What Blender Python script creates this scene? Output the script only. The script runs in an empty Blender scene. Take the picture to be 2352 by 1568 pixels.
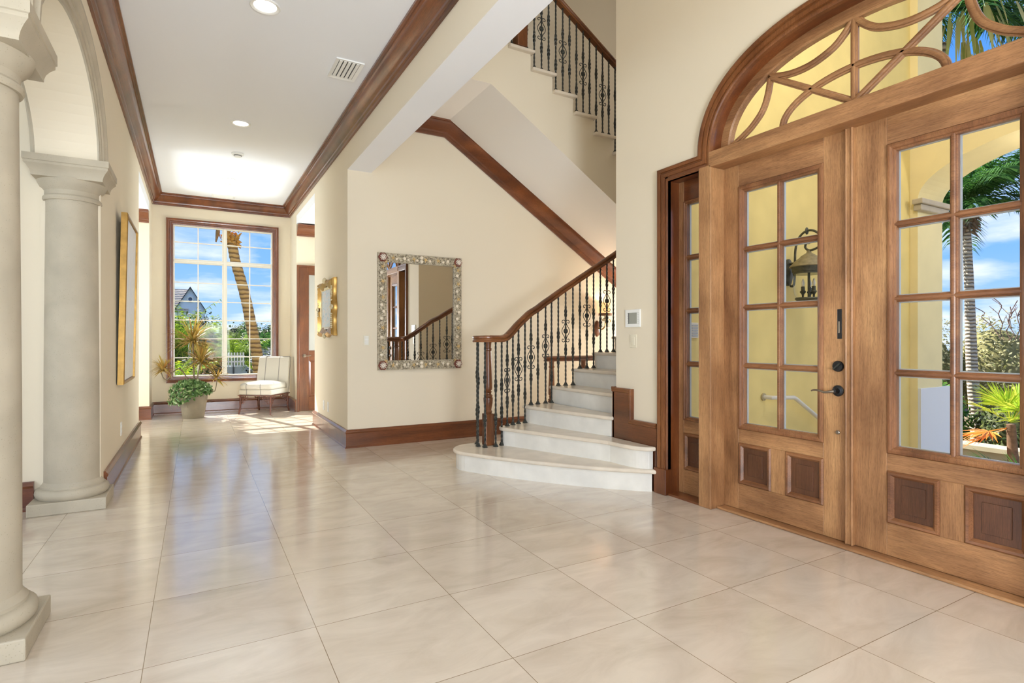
import bpy, bmesh, math, random
from mathutils import Vector, Matrix
R = random.Random(7)
PI = math.pi
SC = bpy.context.scene
COL = SC.collection

# ------------------------------------------------------------------ camera
cam_d = bpy.data.cameras.new('camera')
cam = bpy.data.objects.new('camera', cam_d)
COL.objects.link(cam)
cam_d.sensor_fit = 'HORIZONTAL'; cam_d.sensor_width = 36.0
cam_d.lens = 1283.87 / 2352 * 36
cam_d.shift_y = -3.75 / 2352
cam_d.clip_end = 400; cam_d.clip_start = 0.02
cam.location = (0, 0, 1.21)
cam.rotation_euler = (PI / 2, 0, -0.515)
SC.camera = cam

# ------------------------------------------------------------------ view
SC.view_settings.view_transform = 'Standard'
SC.view_settings.look = 'None'
SC.view_settings.gamma = 1.0
SC.view_settings.use_curve_mapping = False
SC.view_settings.exposure = 0.0
SC.cycles.use_denoising = True
SC.cycles.max_bounces = 10
SC.cycles.diffuse_bounces = 5
SC.cycles.glossy_bounces = 5
SC.cycles.transparent_max_bounces = 24
SC.cycles.caustics_reflective = False
SC.cycles.caustics_refractive = False
SC.cycles.sample_clamp_indirect = 6.0

def s2l(c):
    return tuple(((v / 255) / 12.92 if v / 255 <= 0.04045 else ((v / 255 + 0.055) / 1.055) ** 2.4) for v in c) + (1.0,)

# ------------------------------------------------------------------ sky
W = bpy.data.worlds.new('sky'); SC.world = W; W.use_nodes = True
nt = W.node_tree; nt.nodes.clear()
out = nt.nodes.new('ShaderNodeOutputWorld'); bg = nt.nodes.new('ShaderNodeBackground')
tc = nt.nodes.new('ShaderNodeTexCoord'); sep = nt.nodes.new('ShaderNodeSeparateXYZ')
nt.links.new(tc.outputs['Generated'], sep.inputs[0])
rmp = nt.nodes.new('ShaderNodeValToRGB'); nt.links.new(sep.outputs['Z'], rmp.inputs['Fac'])
e = rmp.color_ramp.elements
e[0].position = 0.0; e[0].color = s2l((176, 210, 246)); e[1].position = 0.42; e[1].color = s2l((78, 146, 236))
m = e.new(0.12); m.color = s2l((128, 182, 247))
den = nt.nodes.new('ShaderNodeMath'); den.operation = 'ADD'; den.inputs[1].default_value = 0.16; nt.links.new(sep.outputs['Z'], den.inputs[0])
dx = nt.nodes.new('ShaderNodeMath'); dx.operation = 'DIVIDE'; nt.links.new(sep.outputs['X'], dx.inputs[0]); nt.links.new(den.outputs[0], dx.inputs[1])
dy = nt.nodes.new('ShaderNodeMath'); dy.operation = 'DIVIDE'; nt.links.new(sep.outputs['Y'], dy.inputs[0]); nt.links.new(den.outputs[0], dy.inputs[1])
cmb = nt.nodes.new('ShaderNodeCombineXYZ'); nt.links.new(dx.outputs[0], cmb.inputs[0]); nt.links.new(dy.outputs[0], cmb.inputs[1])
nz = nt.nodes.new('ShaderNodeTexNoise'); nz.inputs['Scale'].default_value = 1.15; nz.inputs['Detail'].default_value = 8; nz.inputs['Roughness'].default_value = 0.55
nt.links.new(cmb.outputs[0], nz.inputs['Vector'])
cr = nt.nodes.new('ShaderNodeValToRGB'); nt.links.new(nz.outputs['Fac'], cr.inputs['Fac'])
cr.color_ramp.elements[0].position = 0.45; cr.color_ramp.elements[0].color = (0, 0, 0, 1)
cr.color_ramp.elements[1].position = 0.66; cr.color_ramp.elements[1].color = (0.9, 0.9, 0.9, 1)
mx = nt.nodes.new('ShaderNodeMix'); mx.data_type = 'RGBA'
nt.links.new(cr.outputs['Color'], mx.inputs['Factor']); nt.links.new(rmp.outputs['Color'], mx.inputs['A']); mx.inputs['B'].default_value = s2l((244, 249, 255))
nt.links.new(mx.outputs['Result'], bg.inputs['Color']); bg.inputs['Strength'].default_value = 1.25
nt.links.new(bg.outputs[0], out.inputs['Surface'])

# ------------------------------------------------------------------ sun and added fill lamps
def light(name, kind, loc, power, color=(1, 1, 1), size=0.2, sizey=None, direction=None, spread=None):
    d = bpy.data.lights.new(name, kind); d.energy = power; d.color = color
    if kind == 'AREA':
        d.size = size
        if sizey: d.shape = 'RECTANGLE'; d.size_y = sizey
        else: d.shape = 'DISK'
        if spread: d.spread = spread
    elif kind == 'POINT': d.shadow_soft_size = size
    o = bpy.data.objects.new(name, d); COL.objects.link(o); o.location = loc
    if direction is not None: o.rotation_euler = Vector(direction).to_track_quat('-Z', 'Y').to_euler()
    return o
sun = light('sun', 'SUN', (-8, 30, 30), 14.0, (1.0, 0.95, 0.86), direction=(0.32, -0.985, -1.0))
sun.data.angle = math.radians(0.55)
WARM = (1.0, 0.965, 0.925)
COOL = (0.86, 0.93, 1.0)
light('foyer_fill', 'AREA', (2.4, 0.9, 6.1), 26, (1.0, 0.98, 0.97), 1.6, direction=(0, 0, -1))  # added overhead fill for the foyer, no such fixture known
light('stair_fill', 'POINT', (5.3, 4.5, 5.1), 16, WARM, 0.30)  # invented lamp out of view, lifts the upper stairwell
light('lower_stair_fill', 'POINT', (6.4, 5.75, 1.3), 110, (1.0, 0.97, 0.95), 0.15)  # hidden lamp added to brighten the soffit under the upper stairs
light('rear_fill', 'AREA', (2.3, -3.05, 2.6), 8, COOL, 1.5, 3.6, direction=(0, 1, -0.05))  # added area fill behind the camera, in place of daylight
light('living_fill', 'AREA', (-4.6, 1.3, 1.5), 105, (0.80, 0.91, 1.0), 5.0, 2.0, direction=(1, 0, 0.35))  # unseen panel added for cool daylight from the column side
light('hall_rear_fill', 'AREA', (0.45, -3.05, 1.2), 385, COOL, 1.4, 1.8, direction=(0, 1, 1.1))  # fill added behind the camera, tilted up to lift the hall ceiling
light('passage_fill_right', 'AREA', (3.38, 9.1, 1.2), 135, (0.80, 0.91, 1.0), 1.5, 1.8, direction=(-1, 0, 0.7))  # added panel against solid wall, no window there; brightens the far end
light('passage_fill_left', 'AREA', (-3.08, 9.2, 1.2), 215, (0.80, 0.91, 1.0), 1.4, 1.8, direction=(1, 0, 0.6))  # likewise an added panel without a window, brightens the right hall wall
light('court_fill', 'POINT', (4.4, 1.55, 4.8), 112, (1.0, 0.94, 0.90), 0.2)  # out-of-view lamp added to raise the shaded yellow court walls
light('gateway_fill', 'POINT', (7.45, 1.85, 3.12), 22, (1.0, 0.94, 0.88), 0.1)  # made-up lamp under the arch, added to light its underside

# ------------------------------------------------------------------ geometry helpers
ORG = {}
class MB:
    def __init__(s): s.v = []; s.f = []
    def add(s, vs, fs):
        n = len(s.v); s.v += [tuple(p) for p in vs]; s.f += [tuple(i + n for i in f) for f in fs]
        return s
    def box(s, x0, x1, y0, y1, z0, z1):
        return s.add([(x0, y0, z0), (x1, y0, z0), (x1, y1, z0), (x0, y1, z0), (x0, y0, z1), (x1, y0, z1), (x1, y1, z1), (x0, y1, z1)],
                     [(3, 2, 1, 0), (4, 5, 6, 7), (0, 1, 5, 4), (1, 2, 6, 5), (2, 3, 7, 6), (3, 0, 4, 7)])
    def prism(s, poly, z0, z1, mp=lambda a, b, c: (a, b, c)):
        n = len(poly)
        return s.add([mp(a, b, z0) for a, b in poly] + [mp(a, b, z1) for a, b in poly],
                     [tuple(range(n))[::-1], tuple(range(n, 2 * n))] + [(i, (i + 1) % n, n + (i + 1) % n, n + i) for i in range(n)])
    def rings(s, rings, caps=True, close=True):
        k = len(rings[0]); vs = [p for r in rings for p in r]; fs = []
        for i in range(len(rings) - 1):
            for j in range(k if close else k - 1):
                a = i * k + j; b = i * k + (j + 1) % k
                fs.append((a, b, b + k, a + k))
        if caps: fs += [tuple(range(k))[::-1], tuple(range((len(rings) - 1) * k, len(rings) * k))]
        return s.add(vs, fs)
    def lathe(s, prof, c=(0, 0, 0), n=24, axis='z', flute=None):
        rs = []
        for r, h in prof:
            ring = []
            for i in range(n):
                a = 2 * PI * i / n; rr = max(r, 1e-4)
                if flute and flute[0] < h < flute[1]: rr *= (1 - 0.07 * (i % 2))
                x, y = rr * math.cos(a), rr * math.sin(a)
                p = (x, y, h) if axis == 'z' else ((x, h, y) if axis == 'y' else (h, x, y))
                ring.append((p[0] + c[0], p[1] + c[1], p[2] + c[2]))
            rs.append(ring)
        return s.rings(rs)
    def tube(s, pts, r, n=8, closed=False):
        pts = [Vector(p) for p in pts]; rs = []; m = len(pts)
        up = Vector((0, 0, 1)); prev = None
        for i, p in enumerate(pts):
            a = pts[i - 1] if (i > 0 or closed) else p; b = pts[(i + 1) % m] if (i < m - 1 or closed) else p
            t = (b - a).normalized()
            if prev is None:
                u = up if abs(t.dot(up)) < 0.95 else Vector((1, 0, 0))
                x = (u - t * u.dot(t)).normalized()
            else:
                x = (prev - t * prev.dot(t)); x = x.normalized() if x.length > 1e-6 else Vector((1, 0, 0))
            prev = x; y = t.cross(x); rad = r[i] if isinstance(r, (list, tuple)) else r
            rs.append([p + x * (rad * math.cos(2 * PI * k / n)) + y * (rad * math.sin(2 * PI * k / n)) for k in range(n)])
        if closed: rs.append(rs[0]); return s.rings(rs, caps=False)
        return s.rings(rs)
    def sweep(s, path, prof, mp, closed=False, caps=True):
        n = len(path); rs = []
        def nrm(a, b):
            d = Vector((b[0] - a[0], b[1] - a[1])); d.normalize(); return Vector((-d.y, d.x))
        for i, p in enumerate(path):
            if closed or 0 < i < n - 1:
                n1 = nrm(path[i - 1], p); n2 = nrm(p, path[(i + 1) % n]); v = n1 + n2
                if v.length < 1e-6: v = n1.copy()
                v.normalize(); v = v / max(0.25, v.dot(n1))
            elif i == 0: v = nrm(p, path[1])
            else: v = nrm(path[i - 1], p)
            rs.append([mp(p[0] + v.x * a, p[1] + v.y * a, q) for a, q in prof])
        if closed: rs.append(rs[0]); return s.rings(rs, caps=False)
        return s.rings(rs, caps=caps)
    def sphere(s, c, r, n=12, m=8, sc=(1, 1, 1)):
        rs = []
        for i in range(m + 1):
            t = PI * i / m; rr = max(math.sin(t), 1e-3)
            rs.append([(c[0] + sc[0] * r * rr * math.cos(2 * PI * k / n), c[1] + sc[1] * r * rr * math.sin(2 * PI * k / n), c[2] - sc[2] * r * math.cos(t)) for k in range(n)])
        return s.rings(rs)
    def build(s, name, m, parent=None, bevel=0, seg=2, smooth=0):
        o0 = ORG.get(parent, Vector((0, 0, 0))) if parent is not None else Vector((0, 0, 0))
        me = bpy.data.meshes.new(name)
        me.from_pydata([(p[0] - o0.x, p[1] - o0.y, p[2] - o0.z) for p in s.v], [], s.f)
        bm = bmesh.new(); bm.from_mesh(me); bmesh.ops.recalc_face_normals(bm, faces=bm.faces); bm.to_mesh(me); bm.free()
        o = bpy.data.objects.new(name, me); COL.objects.link(o)
        if parent is not None: o.parent = parent
        ORG[o] = o0.copy()
        me.materials.append(m)
        if smooth:
            for p in me.polygons: p.use_smooth = True
            me.set_sharp_from_angle(angle=math.radians(smooth))
        if bevel:
            b = o.modifiers.new('bevel', 'BEVEL'); b.width = bevel; b.segments = seg; b.limit_method = 'ANGLE'; b.angle_limit = math.radians(40)
        return o

def tag(o, label=None, cat=None, group=None, kind=None):
    if label: o['label'] = label
    if cat: o['category'] = cat
    if group: o['group'] = group
    if kind: o['kind'] = kind
    return o
def empty(name, loc, label=None, cat=None, group=None, kind=None, rz=0, local=False):
    o = bpy.data.objects.new(name, None); COL.objects.link(o); o.location = loc; o.rotation_euler = (0, 0, rz); o.empty_display_size = 0.1
    ORG[o] = Vector((0, 0, 0)) if local else Vector(loc)
    return tag(o, label, cat, group, kind)
def copy_tree(o, parent=None, loc=None, label=None):
    c = o.copy(); COL.objects.link(c)
    if parent is not None: c.parent = parent
    if loc is not None: c.location = loc
    if label: c['label'] = label
    for ch in list(o.children): copy_tree(ch, c)
    return c
XY = lambda a, b, q: (a, b, q)

# ------------------------------------------------------------------ materials
def base(name):
    m = bpy.data.materials.new(name); m.use_nodes = True
    return m, m.node_tree, m.node_tree.nodes['Principled BSDF']
def N(nt, t, **k):
    n = nt.nodes.new(t)
    for a, b in k.items(): setattr(n, a, b)
    return n
def plain(name, col, rough=0.5, spec=0.5, metal=0.0, var=0.0, scale=6.0, bump=0.0, bscale=200):
    m, nt, p = base(name); c = s2l(col)
    p.inputs['Base Color'].default_value = c; p.inputs['Roughness'].default_value = rough
    p.inputs['Specular IOR Level'].default_value = spec; p.inputs['Metallic'].default_value = metal
    tc = N(nt, 'ShaderNodeTexCoord')
    if var:
        nz = N(nt, 'ShaderNodeTexNoise'); nz.inputs['Scale'].default_value = scale; nz.inputs['Detail'].default_value = 6
        nt.links.new(tc.outputs['Object'], nz.inputs['Vector'])
        r = N(nt, 'ShaderNodeValToRGB'); r.color_ramp.elements[0].position = 0.3; r.color_ramp.elements[1].position = 0.7
        r.color_ramp.elements[0].color = tuple(v * (1 - var) for v in c[:3]) + (1,); r.color_ramp.elements[1].color = tuple(min(1, v * (1 + var)) for v in c[:3]) + (1,)
        nt.links.new(nz.outputs['Fac'], r.inputs['Fac']); nt.links.new(r.outputs['Color'], p.inputs['Base Color'])
    if bump:
        n2 = N(nt, 'ShaderNodeTexNoise'); n2.inputs['Scale'].default_value = bscale; n2.inputs['Detail'].default_value = 3
        nt.links.new(tc.outputs['Object'], n2.inputs['Vector'])
        b = N(nt, 'ShaderNodeBump'); b.inputs['Strength'].default_value = bump; b.inputs['Distance'].default_value = 0.01
        nt.links.new(n2.outputs['Fac'], b.inputs['Height']); nt.links.new(b.outputs['Normal'], p.inputs['Normal'])
    return m
def wood(name, c1, c2, c3, axis='z', rough=0.32, spec=0.5, sc=1.0, coat=0.0):
    m, nt, p = base(name); tc = N(nt, 'ShaderNodeTexCoord')
    def layer(a, b, detail, rough_):
        mp = N(nt, 'ShaderNodeMapping'); s = [b, b, b]; s['xyz'.index(axis)] = a; mp.inputs['Scale'].default_value = s
        nt.links.new(tc.outputs['Object'], mp.inputs['Vector'])
        nz = N(nt, 'ShaderNodeTexNoise'); nz.inputs['Scale'].default_value = sc; nz.inputs['Detail'].default_value = detail; nz.inputs['Roughness'].default_value = rough_; nz.inputs['Distortion'].default_value = 0.6
        nt.links.new(mp.outputs[0], nz.inputs['Vector']); return nz
    big = layer(0.9, 4.5, 4, 0.55); fine = layer(6, 160, 4, 0.6)
    r = N(nt, 'ShaderNodeValToRGB'); e = r.color_ramp.elements
    e[0].position = 0.28; e[0].color = s2l(c1); e[1].position = 0.72; e[1].color = s2l(c3); k = e.new(0.5); k.color = s2l(c2)
    nt.links.new(big.outputs['Fac'], r.inputs['Fac'])
    r2 = N(nt, 'ShaderNodeValToRGB'); r2.color_ramp.elements[0].position = 0.3; r2.color_ramp.elements[0].color = (0.62, 0.6, 0.58, 1); r2.color_ramp.elements[1].position = 0.6; r2.color_ramp.elements[1].color = (1.06, 1.06, 1.06, 1)
    nt.links.new(fine.outputs['Fac'], r2.inputs['Fac'])
    mx = N(nt, 'ShaderNodeMix', data_type='RGBA', blend_type='MULTIPLY'); mx.inputs['Factor'].default_value = 0.75
    nt.links.new(r.outputs['Color'], mx.inputs['A']); nt.links.new(r2.outputs['Color'], mx.inputs['B'])
    pch = N(nt, 'ShaderNodeTexNoise'); pch.inputs['Scale'].default_value = 3.2; pch.inputs['Detail'].default_value = 5; nt.links.new(tc.outputs['Object'], pch.inputs['Vector'])
    r3 = N(nt, 'ShaderNodeValToRGB'); r3.color_ramp.elements[0].position = 0.33; r3.color_ramp.elements[0].color = (0.70, 0.66, 0.62, 1); r3.color_ramp.elements[1].position = 0.62; r3.color_ramp.elements[1].color = (1.05, 1.05, 1.05, 1)
    nt.links.new(pch.outputs['Fac'], r3.inputs['Fac'])
    por = layer(30, 330, 2, 0.5); r4 = N(nt, 'ShaderNodeValToRGB'); r4.color_ramp.elements[0].position = 0.34; r4.color_ramp.elements[0].color = (0.66, 0.62, 0.58, 1); r4.color_ramp.elements[1].position = 0.5; r4.color_ramp.elements[1].color = (1, 1, 1, 1)
    nt.links.new(por.outputs['Fac'], r4.inputs['Fac'])
    m2 = N(nt, 'ShaderNodeMix', data_type='RGBA', blend_type='MULTIPLY'); m2.inputs['Factor'].default_value = 0.8; nt.links.new(mx.outputs['Result'], m2.inputs['A']); nt.links.new(r3.outputs['Color'], m2.inputs['B'])
    m3 = N(nt, 'ShaderNodeMix', data_type='RGBA', blend_type='MULTIPLY'); m3.inputs['Factor'].default_value = 0.7; nt.links.new(m2.outputs['Result'], m3.inputs['A']); nt.links.new(r4.outputs['Color'], m3.inputs['B'])
    nt.links.new(m3.outputs['Result'], p.inputs['Base Color'])
    p.inputs['Roughness'].default_value = rough; p.inputs['Specular IOR Level'].default_value = spec
    p.inputs['Coat Weight'].default_value = coat; p.inputs['Coat Roughness'].default_value = 0.14
    return m
def stone(name, col, pit=(150, 140, 118), rough=0.7, scale=5, pits=True):
    m, nt, p = base(name); tc = N(nt, 'ShaderNodeTexCoord'); c = s2l(col)
    nz = N(nt, 'ShaderNodeTexNoise'); nz.inputs['Scale'].default_value = scale; nz.inputs['Detail'].default_value = 8
    nt.links.new(tc.outputs['Object'], nz.inputs['Vector'])
    r = N(nt, 'ShaderNodeValToRGB'); r.color_ramp.elements[0].position = 0.3; r.color_ramp.elements[1].position = 0.72
    r.color_ramp.elements[0].color = tuple(v * 0.86 for v in c[:3]) + (1,); r.color_ramp.elements[1].color = tuple(min(1, v * 1.07) for v in c[:3]) + (1,)
    nt.links.new(nz.outputs['Fac'], r.inputs['Fac'])
    last = r.outputs['Color']
    if pits:
        vo = N(nt, 'ShaderNodeTexVoronoi'); vo.inputs['Scale'].default_value = 85; nt.links.new(tc.outputs['Object'], vo.inputs['Vector'])
        n3 = N(nt, 'ShaderNodeTexNoise'); n3.inputs['Scale'].default_value = 7; nt.links.new(tc.outputs['Object'], n3.inputs['Vector'])
        th = N(nt, 'ShaderNodeMath', operation='MULTIPLY'); th.inputs[1].default_value = 0.28; nt.links.new(n3.outputs['Fac'], th.inputs[0])
        lt = N(nt, 'ShaderNodeMath', operation='LESS_THAN'); nt.links.new(vo.outputs['Distance'], lt.inputs[0]); nt.links.new(th.outputs[0], lt.inputs[1])
        mm = N(nt, 'ShaderNodeMath', operation='MULTIPLY'); mm.inputs[1].default_value = 0.55; nt.links.new(lt.outputs[0], mm.inputs[0])
        mx = N(nt, 'ShaderNodeMix', data_type='RGBA'); nt.links.new(mm.outputs[0], mx.inputs['Factor']); nt.links.new(last, mx.inputs['A']); mx.inputs['B'].default_value = s2l(pit)
        nt.links.new(mx.outputs['Result'], p.inputs['Base Color'])
        bm_ = N(nt, 'ShaderNodeBump'); bm_.inputs['Strength'].default_value = 0.25; bm_.inputs['Distance'].default_value = 0.004; bm_.invert = True
        nt.links.new(lt.outputs[0], bm_.inputs['Height']); nt.links.new(bm_.outputs[0], p.inputs['Normal'])
    else: nt.links.new(last, p.inputs['Base Color'])
    p.inputs['Roughness'].default_value = rough; p.inputs['Specular IOR Level'].default_value = 0.35
    return m
def leafmat(name, cols, trans=0.35, rough=0.45):
    m, nt, p = base(name); g = N(nt, 'ShaderNodeNewGeometry'); r = N(nt, 'ShaderNodeValToRGB'); e = r.color_ramp.elements
    e[0].color = s2l(cols[0]); e[1].color = s2l(cols[-1])
    for i, c in enumerate(cols[1:-1]): k = e.new((i + 1) / (len(cols) - 1)); k.color = s2l(c)
    nt.links.new(g.outputs['Random Per Island'], r.inputs['Fac']); nt.links.new(r.outputs['Color'], p.inputs['Base Color'])
    p.inputs['Roughness'].default_value = rough; p.inputs['Specular IOR Level'].default_value = 0.3
    t = N(nt, 'ShaderNodeBsdfTranslucent'); nt.links.new(r.outputs['Color'], t.inputs['Color'])
    ms = N(nt, 'ShaderNodeMixShader'); ms.inputs[0].default_value = trans
    nt.links.new(p.outputs[0], ms.inputs[1]); nt.links.new(t.outputs[0], ms.inputs[2]); nt.links.new(ms.outputs[0], nt.nodes['Material Output'].inputs['Surface'])
    return m
def glassmat(name, tint=(1, 1, 1, 1), refl=0.45):
    m = bpy.data.materials.new(name); m.use_nodes = True; nt = m.node_tree; nt.nodes.clear()
    o = N(nt, 'ShaderNodeOutputMaterial'); t = N(nt, 'ShaderNodeBsdfTransparent'); g = N(nt, 'ShaderNodeBsdfGlossy'); ge = N(nt, 'ShaderNodeNewGeometry'); ms = N(nt, 'ShaderNodeMixShader')
    t.inputs['Color'].default_value = tint; g.inputs['Roughness'].default_value = 0.0
    dt = N(nt, 'ShaderNodeVectorMath', operation='DOT_PRODUCT'); nt.links.new(ge.outputs['Normal'], dt.inputs[0]); nt.links.new(ge.outputs['Incoming'], dt.inputs[1])
    ab = N(nt, 'ShaderNodeMath', operation='ABSOLUTE'); nt.links.new(dt.outputs['Value'], ab.inputs[0])
    om = N(nt, 'ShaderNodeMath', operation='SUBTRACT', use_clamp=True); om.inputs[0].default_value = 1.0; nt.links.new(ab.outputs[0], om.inputs[1])
    pw = N(nt, 'ShaderNodeMath', operation='POWER'); pw.inputs[1].default_value = 5.0; nt.links.new(om.outputs[0], pw.inputs[0])
    f = N(nt, 'ShaderNodeMath', operation='MULTIPLY_ADD'); f.inputs[1].default_value = 0.6; f.inputs[2].default_value = 0.008; nt.links.new(pw.outputs[0], f.inputs[0])
    k = N(nt, 'ShaderNodeMath', operation='MULTIPLY'); k.inputs[1].default_value = refl
    nt.links.new(f.outputs[0], k.inputs[0]); nt.links.new(k.outputs[0], ms.inputs[0])
    nt.links.new(t.outputs[0], ms.inputs[1]); nt.links.new(g.outputs[0], ms.inputs[2]); nt.links.new(ms.outputs[0], o.inputs[0])
    return m
def emit(name, col, strength):
    m, nt, p = base(name); p.inputs['Base Color'].default_value = s2l(col); p.inputs['Emission Color'].default_value = s2l(col); p.inputs['Emission Strength'].default_value = strength
    return m

M = {}
M['wall'] = plain('cream_paint', (229, 218, 196), 0.75, 0.25, bump=0.03, bscale=260)
M['ceil'] = plain('ceiling_paint', (240, 242, 246), 0.8, 0.2)
M['soffit'] = plain('pale_paint', (240, 236, 230), 0.7, 0.25)
DK = [(82, 42, 21), (116, 63, 31), (142, 84, 45)]
for ax in 'xyz':
    M['dark_' + ax] = wood('mahogany_' + ax, *DK, axis=ax, rough=0.28, spec=0.5, coat=0.45)
    M['door_' + ax] = wood('door_wood_' + ax, (126, 86, 56), (174, 128, 87), (204, 158, 110), axis=ax, rough=0.36)
    M['case_' + ax] = wood('casing_wood_' + ax, (88, 49, 26), (126, 77, 43), (152, 100, 60), axis=ax, rough=0.3)
for ax in 'yz': M['bead_' + ax] = wood('moulding_wood_' + ax, (102, 64, 40), (142, 95, 62), (168, 120, 80), axis=ax, rough=0.34)
M['panel'] = wood('dark_panel_wood', (72, 44, 30), (98, 62, 42), (118, 78, 52), axis='z', rough=0.3)
M['stone'] = stone('coral_stone', (184, 174, 154))
M['marble'] = stone('white_marble', (232, 229, 221), rough=0.22, scale=4, pits=False)
M['travertine'] = stone('tread_marble', (226, 214, 196), rough=0.2, scale=5, pits=False)
M['iron'] = plain('wrought_iron', (58, 60, 56), 0.45, 0.6, metal=0.35, bump=0.2, bscale=60)
M['white'] = plain('white_plastic', (238, 238, 234), 0.4)
M['almond'] = plain('almond_plastic', (226, 218, 196), 0.4)
M['grey'] = plain('grey_screen', (150, 152, 144), 0.25)
M['dkgrey'] = plain('dark_slot', (60, 60, 60), 0.6)
M['glass'] = glassmat('window_glass')
M['spacer'] = plain('aluminium_spacer', (176, 178, 176), 0.3, 0.5, metal=0.3)
M['gold'] = plain('antique_gold', (168, 132, 70), 0.36, 0.6, metal=0.75, var=0.2, scale=14)
M['giltwhite'] = plain('silvered_gilt', (222, 210, 176), 0.35, 0.6, metal=0.35, var=0.15, scale=20)
M['bronze'] = plain('dark_bronze', (58, 58, 60), 0.32, 0.6, metal=0.8)
M['steel'] = plain('brushed_nickel', (150, 140, 128), 0.3, 0.6, metal=0.9)
m, nt, p = base('mirror_silver'); p.inputs['Metallic'].default_value = 1; p.inputs['Roughness'].default_value = 0.0; p.inputs['Base Color'].default_value = (0.86, 0.85, 0.82, 1); M['mirror'] = m
M['yellow'] = plain('yellow_stucco', (232, 211, 138), 0.85, 0.2, var=0.06, scale=3, bump=0.1, bscale=120)
M['pale_yellow'] = plain('pale_stucco', (236, 222, 170), 0.85, 0.2, var=0.04, scale=3)
M['white_stucco'] = plain('white_stucco', (226, 230, 232), 0.85, 0.2)
M['window_white'] = plain('window_paint', (232, 230, 220), 0.4)
M['lamp'] = emit('lamp_lens', (255, 250, 240), 4.0)

# floor: honed limestone tiles
m, nt, p = base('limestone_floor'); tc = N(nt, 'ShaderNodeTexCoord')
T = 0.6098
mp = N(nt, 'ShaderNodeMapping'); mp.inputs['Location'].default_value = (-0.4407 / T + 20, -1.849 / T + 20, 0); mp.inputs['Scale'].default_value = (1 / T, 1 / T, 1)
nt.links.new(tc.outputs['Object'], mp.inputs['Vector'])
br = N(nt, 'ShaderNodeTexBrick'); br.offset = 0.0; br.squash = 1.0
br.inputs['Scale'].default_value = 1.0; br.inputs['Brick Width'].default_value = 1.0; br.inputs['Row Height'].default_value = 1.0; br.inputs['Mortar Size'].default_value = 0.0028; br.inputs['Mortar Smooth'].default_value = 0.3; br.inputs['Bias'].default_value = 0
br.inputs['Color1'].default_value = s2l((220, 208, 192)); br.inputs['Color2'].default_value = s2l((211, 198, 181)); br.inputs['Mortar'].default_value = s2l((140, 120, 96))
nt.links.new(mp.outputs[0], br.inputs['Vector'])
fl = N(nt, 'ShaderNodeVectorMath', operation='FLOOR'); nt.links.new(mp.outputs[0], fl.inputs[0])
wn = N(nt, 'ShaderNodeTexWhiteNoise', noise_dimensions='3D'); nt.links.new(fl.outputs[0], wn.inputs['Vector'])
va = N(nt, 'ShaderNodeVectorMath', operation='MULTIPLY_ADD'); nt.links.new(wn.outputs['Color'], va.inputs[0]); va.inputs[1].default_value = (30, 30, 30); nt.links.new(mp.outputs[0], va.inputs[2])
mpv = N(nt, 'ShaderNodeMapping'); mpv.inputs['Scale'].default_value = (1.0, 2.2, 1); nt.links.new(va.outputs[0], mpv.inputs['Vector'])
nz = N(nt, 'ShaderNodeTexNoise'); nz.inputs['Scale'].default_value = 1.6; nz.inputs['Detail'].default_value = 9; nz.inputs['Roughness'].default_value = 0.62; nz.inputs['Distortion'].default_value = 0.8
nt.links.new(mpv.outputs[0], nz.inputs['Vector'])
rr = N(nt, 'ShaderNodeValToRGB'); rr.color_ramp.elements[0].position = 0.3; rr.color_ramp.elements[0].color = (0.82, 0.795, 0.76, 1); rr.color_ramp.elements[1].position = 0.62; rr.color_ramp.elements[1].color = (1.05, 1.05, 1.05, 1)
nt.links.new(nz.outputs['Fac'], rr.inputs['Fac'])
mx = N(nt, 'ShaderNodeMix', data_type='RGBA', blend_type='MULTIPLY'); mx.inputs['Factor'].default_value = 0.85
nt.links.new(br.outputs['Color'], mx.inputs['A']); nt.links.new(rr.outputs['Color'], mx.inputs['B'])
nt.links.new(mx.outputs['Result'], p.inputs['Base Color'])
p.inputs['Roughness'].default_value = 0.2; p.inputs['Specular IOR Level'].default_value = 0.6
p.inputs['Coat Weight'].default_value = 0.6; p.inputs['Coat Roughness'].default_value = 0.11; p.inputs['Coat IOR'].default_value = 1.6
rg = N(nt, 'ShaderNodeMapRange'); rg.inputs['To Min'].default_value = 0.16; rg.inputs['To Max'].default_value = 0.26; nt.links.new(nz.outputs['Fac'], rg.inputs['Value']); nt.links.new(rg.outputs[0], p.inputs['Roughness'])
M['floor'] = m
# ------------------------------------------------------------------ the room shell
WL, WR, WM, WF, WD, WE = -0.612, 1.478, 6.345, 10.715, 3.22, 3.83
HC, FC, RY = 3.58, 6.2, -3.2
def struct(name, mb, m, label, cat, **k):
    return tag(mb.build(name, m, **k), label, cat, kind='structure')
b = MB()
b.box(-4.7, 3.46, RY, 10.9, -0.12, 0).box(3.46, 7.8, 3.72, 6.5, -0.12, 0)
struct('floor', b, M['floor'], 'cream limestone tile floor of the hall and foyer', 'floor')
b = MB().box(-4.7, 1.746, RY, 5.14, HC, HC + 0.2).box(-0.96, 1.746, 5.14, 10.9, HC, HC + 0.2)
struct('ceiling_hall', b, M['ceil'], 'flat white ceiling over the long hall', 'ceiling')
struct('ceiling_foyer', MB().box(1.478, 7.8, RY, 6.55, FC, FC + 0.2), M['ceil'], 'high white ceiling over foyer and stairs', 'ceiling')
struct('ceiling_passage_left', MB().box(-3.1, -0.96, 8.2, 10.2, 3.16, 3.3).box(-0.96, WL, 8.29, 10.09, 3.16, 3.3), M['ceil'], 'white ceiling of the side passage left of the hall', 'ceiling')
struct('ceiling_passage_right', MB().box(WR, 3.4, 8.33, 9.98, 3.16, 3.3), M['ceil'], 'white ceiling of the side passage right of the hall', 'ceiling')

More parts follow.
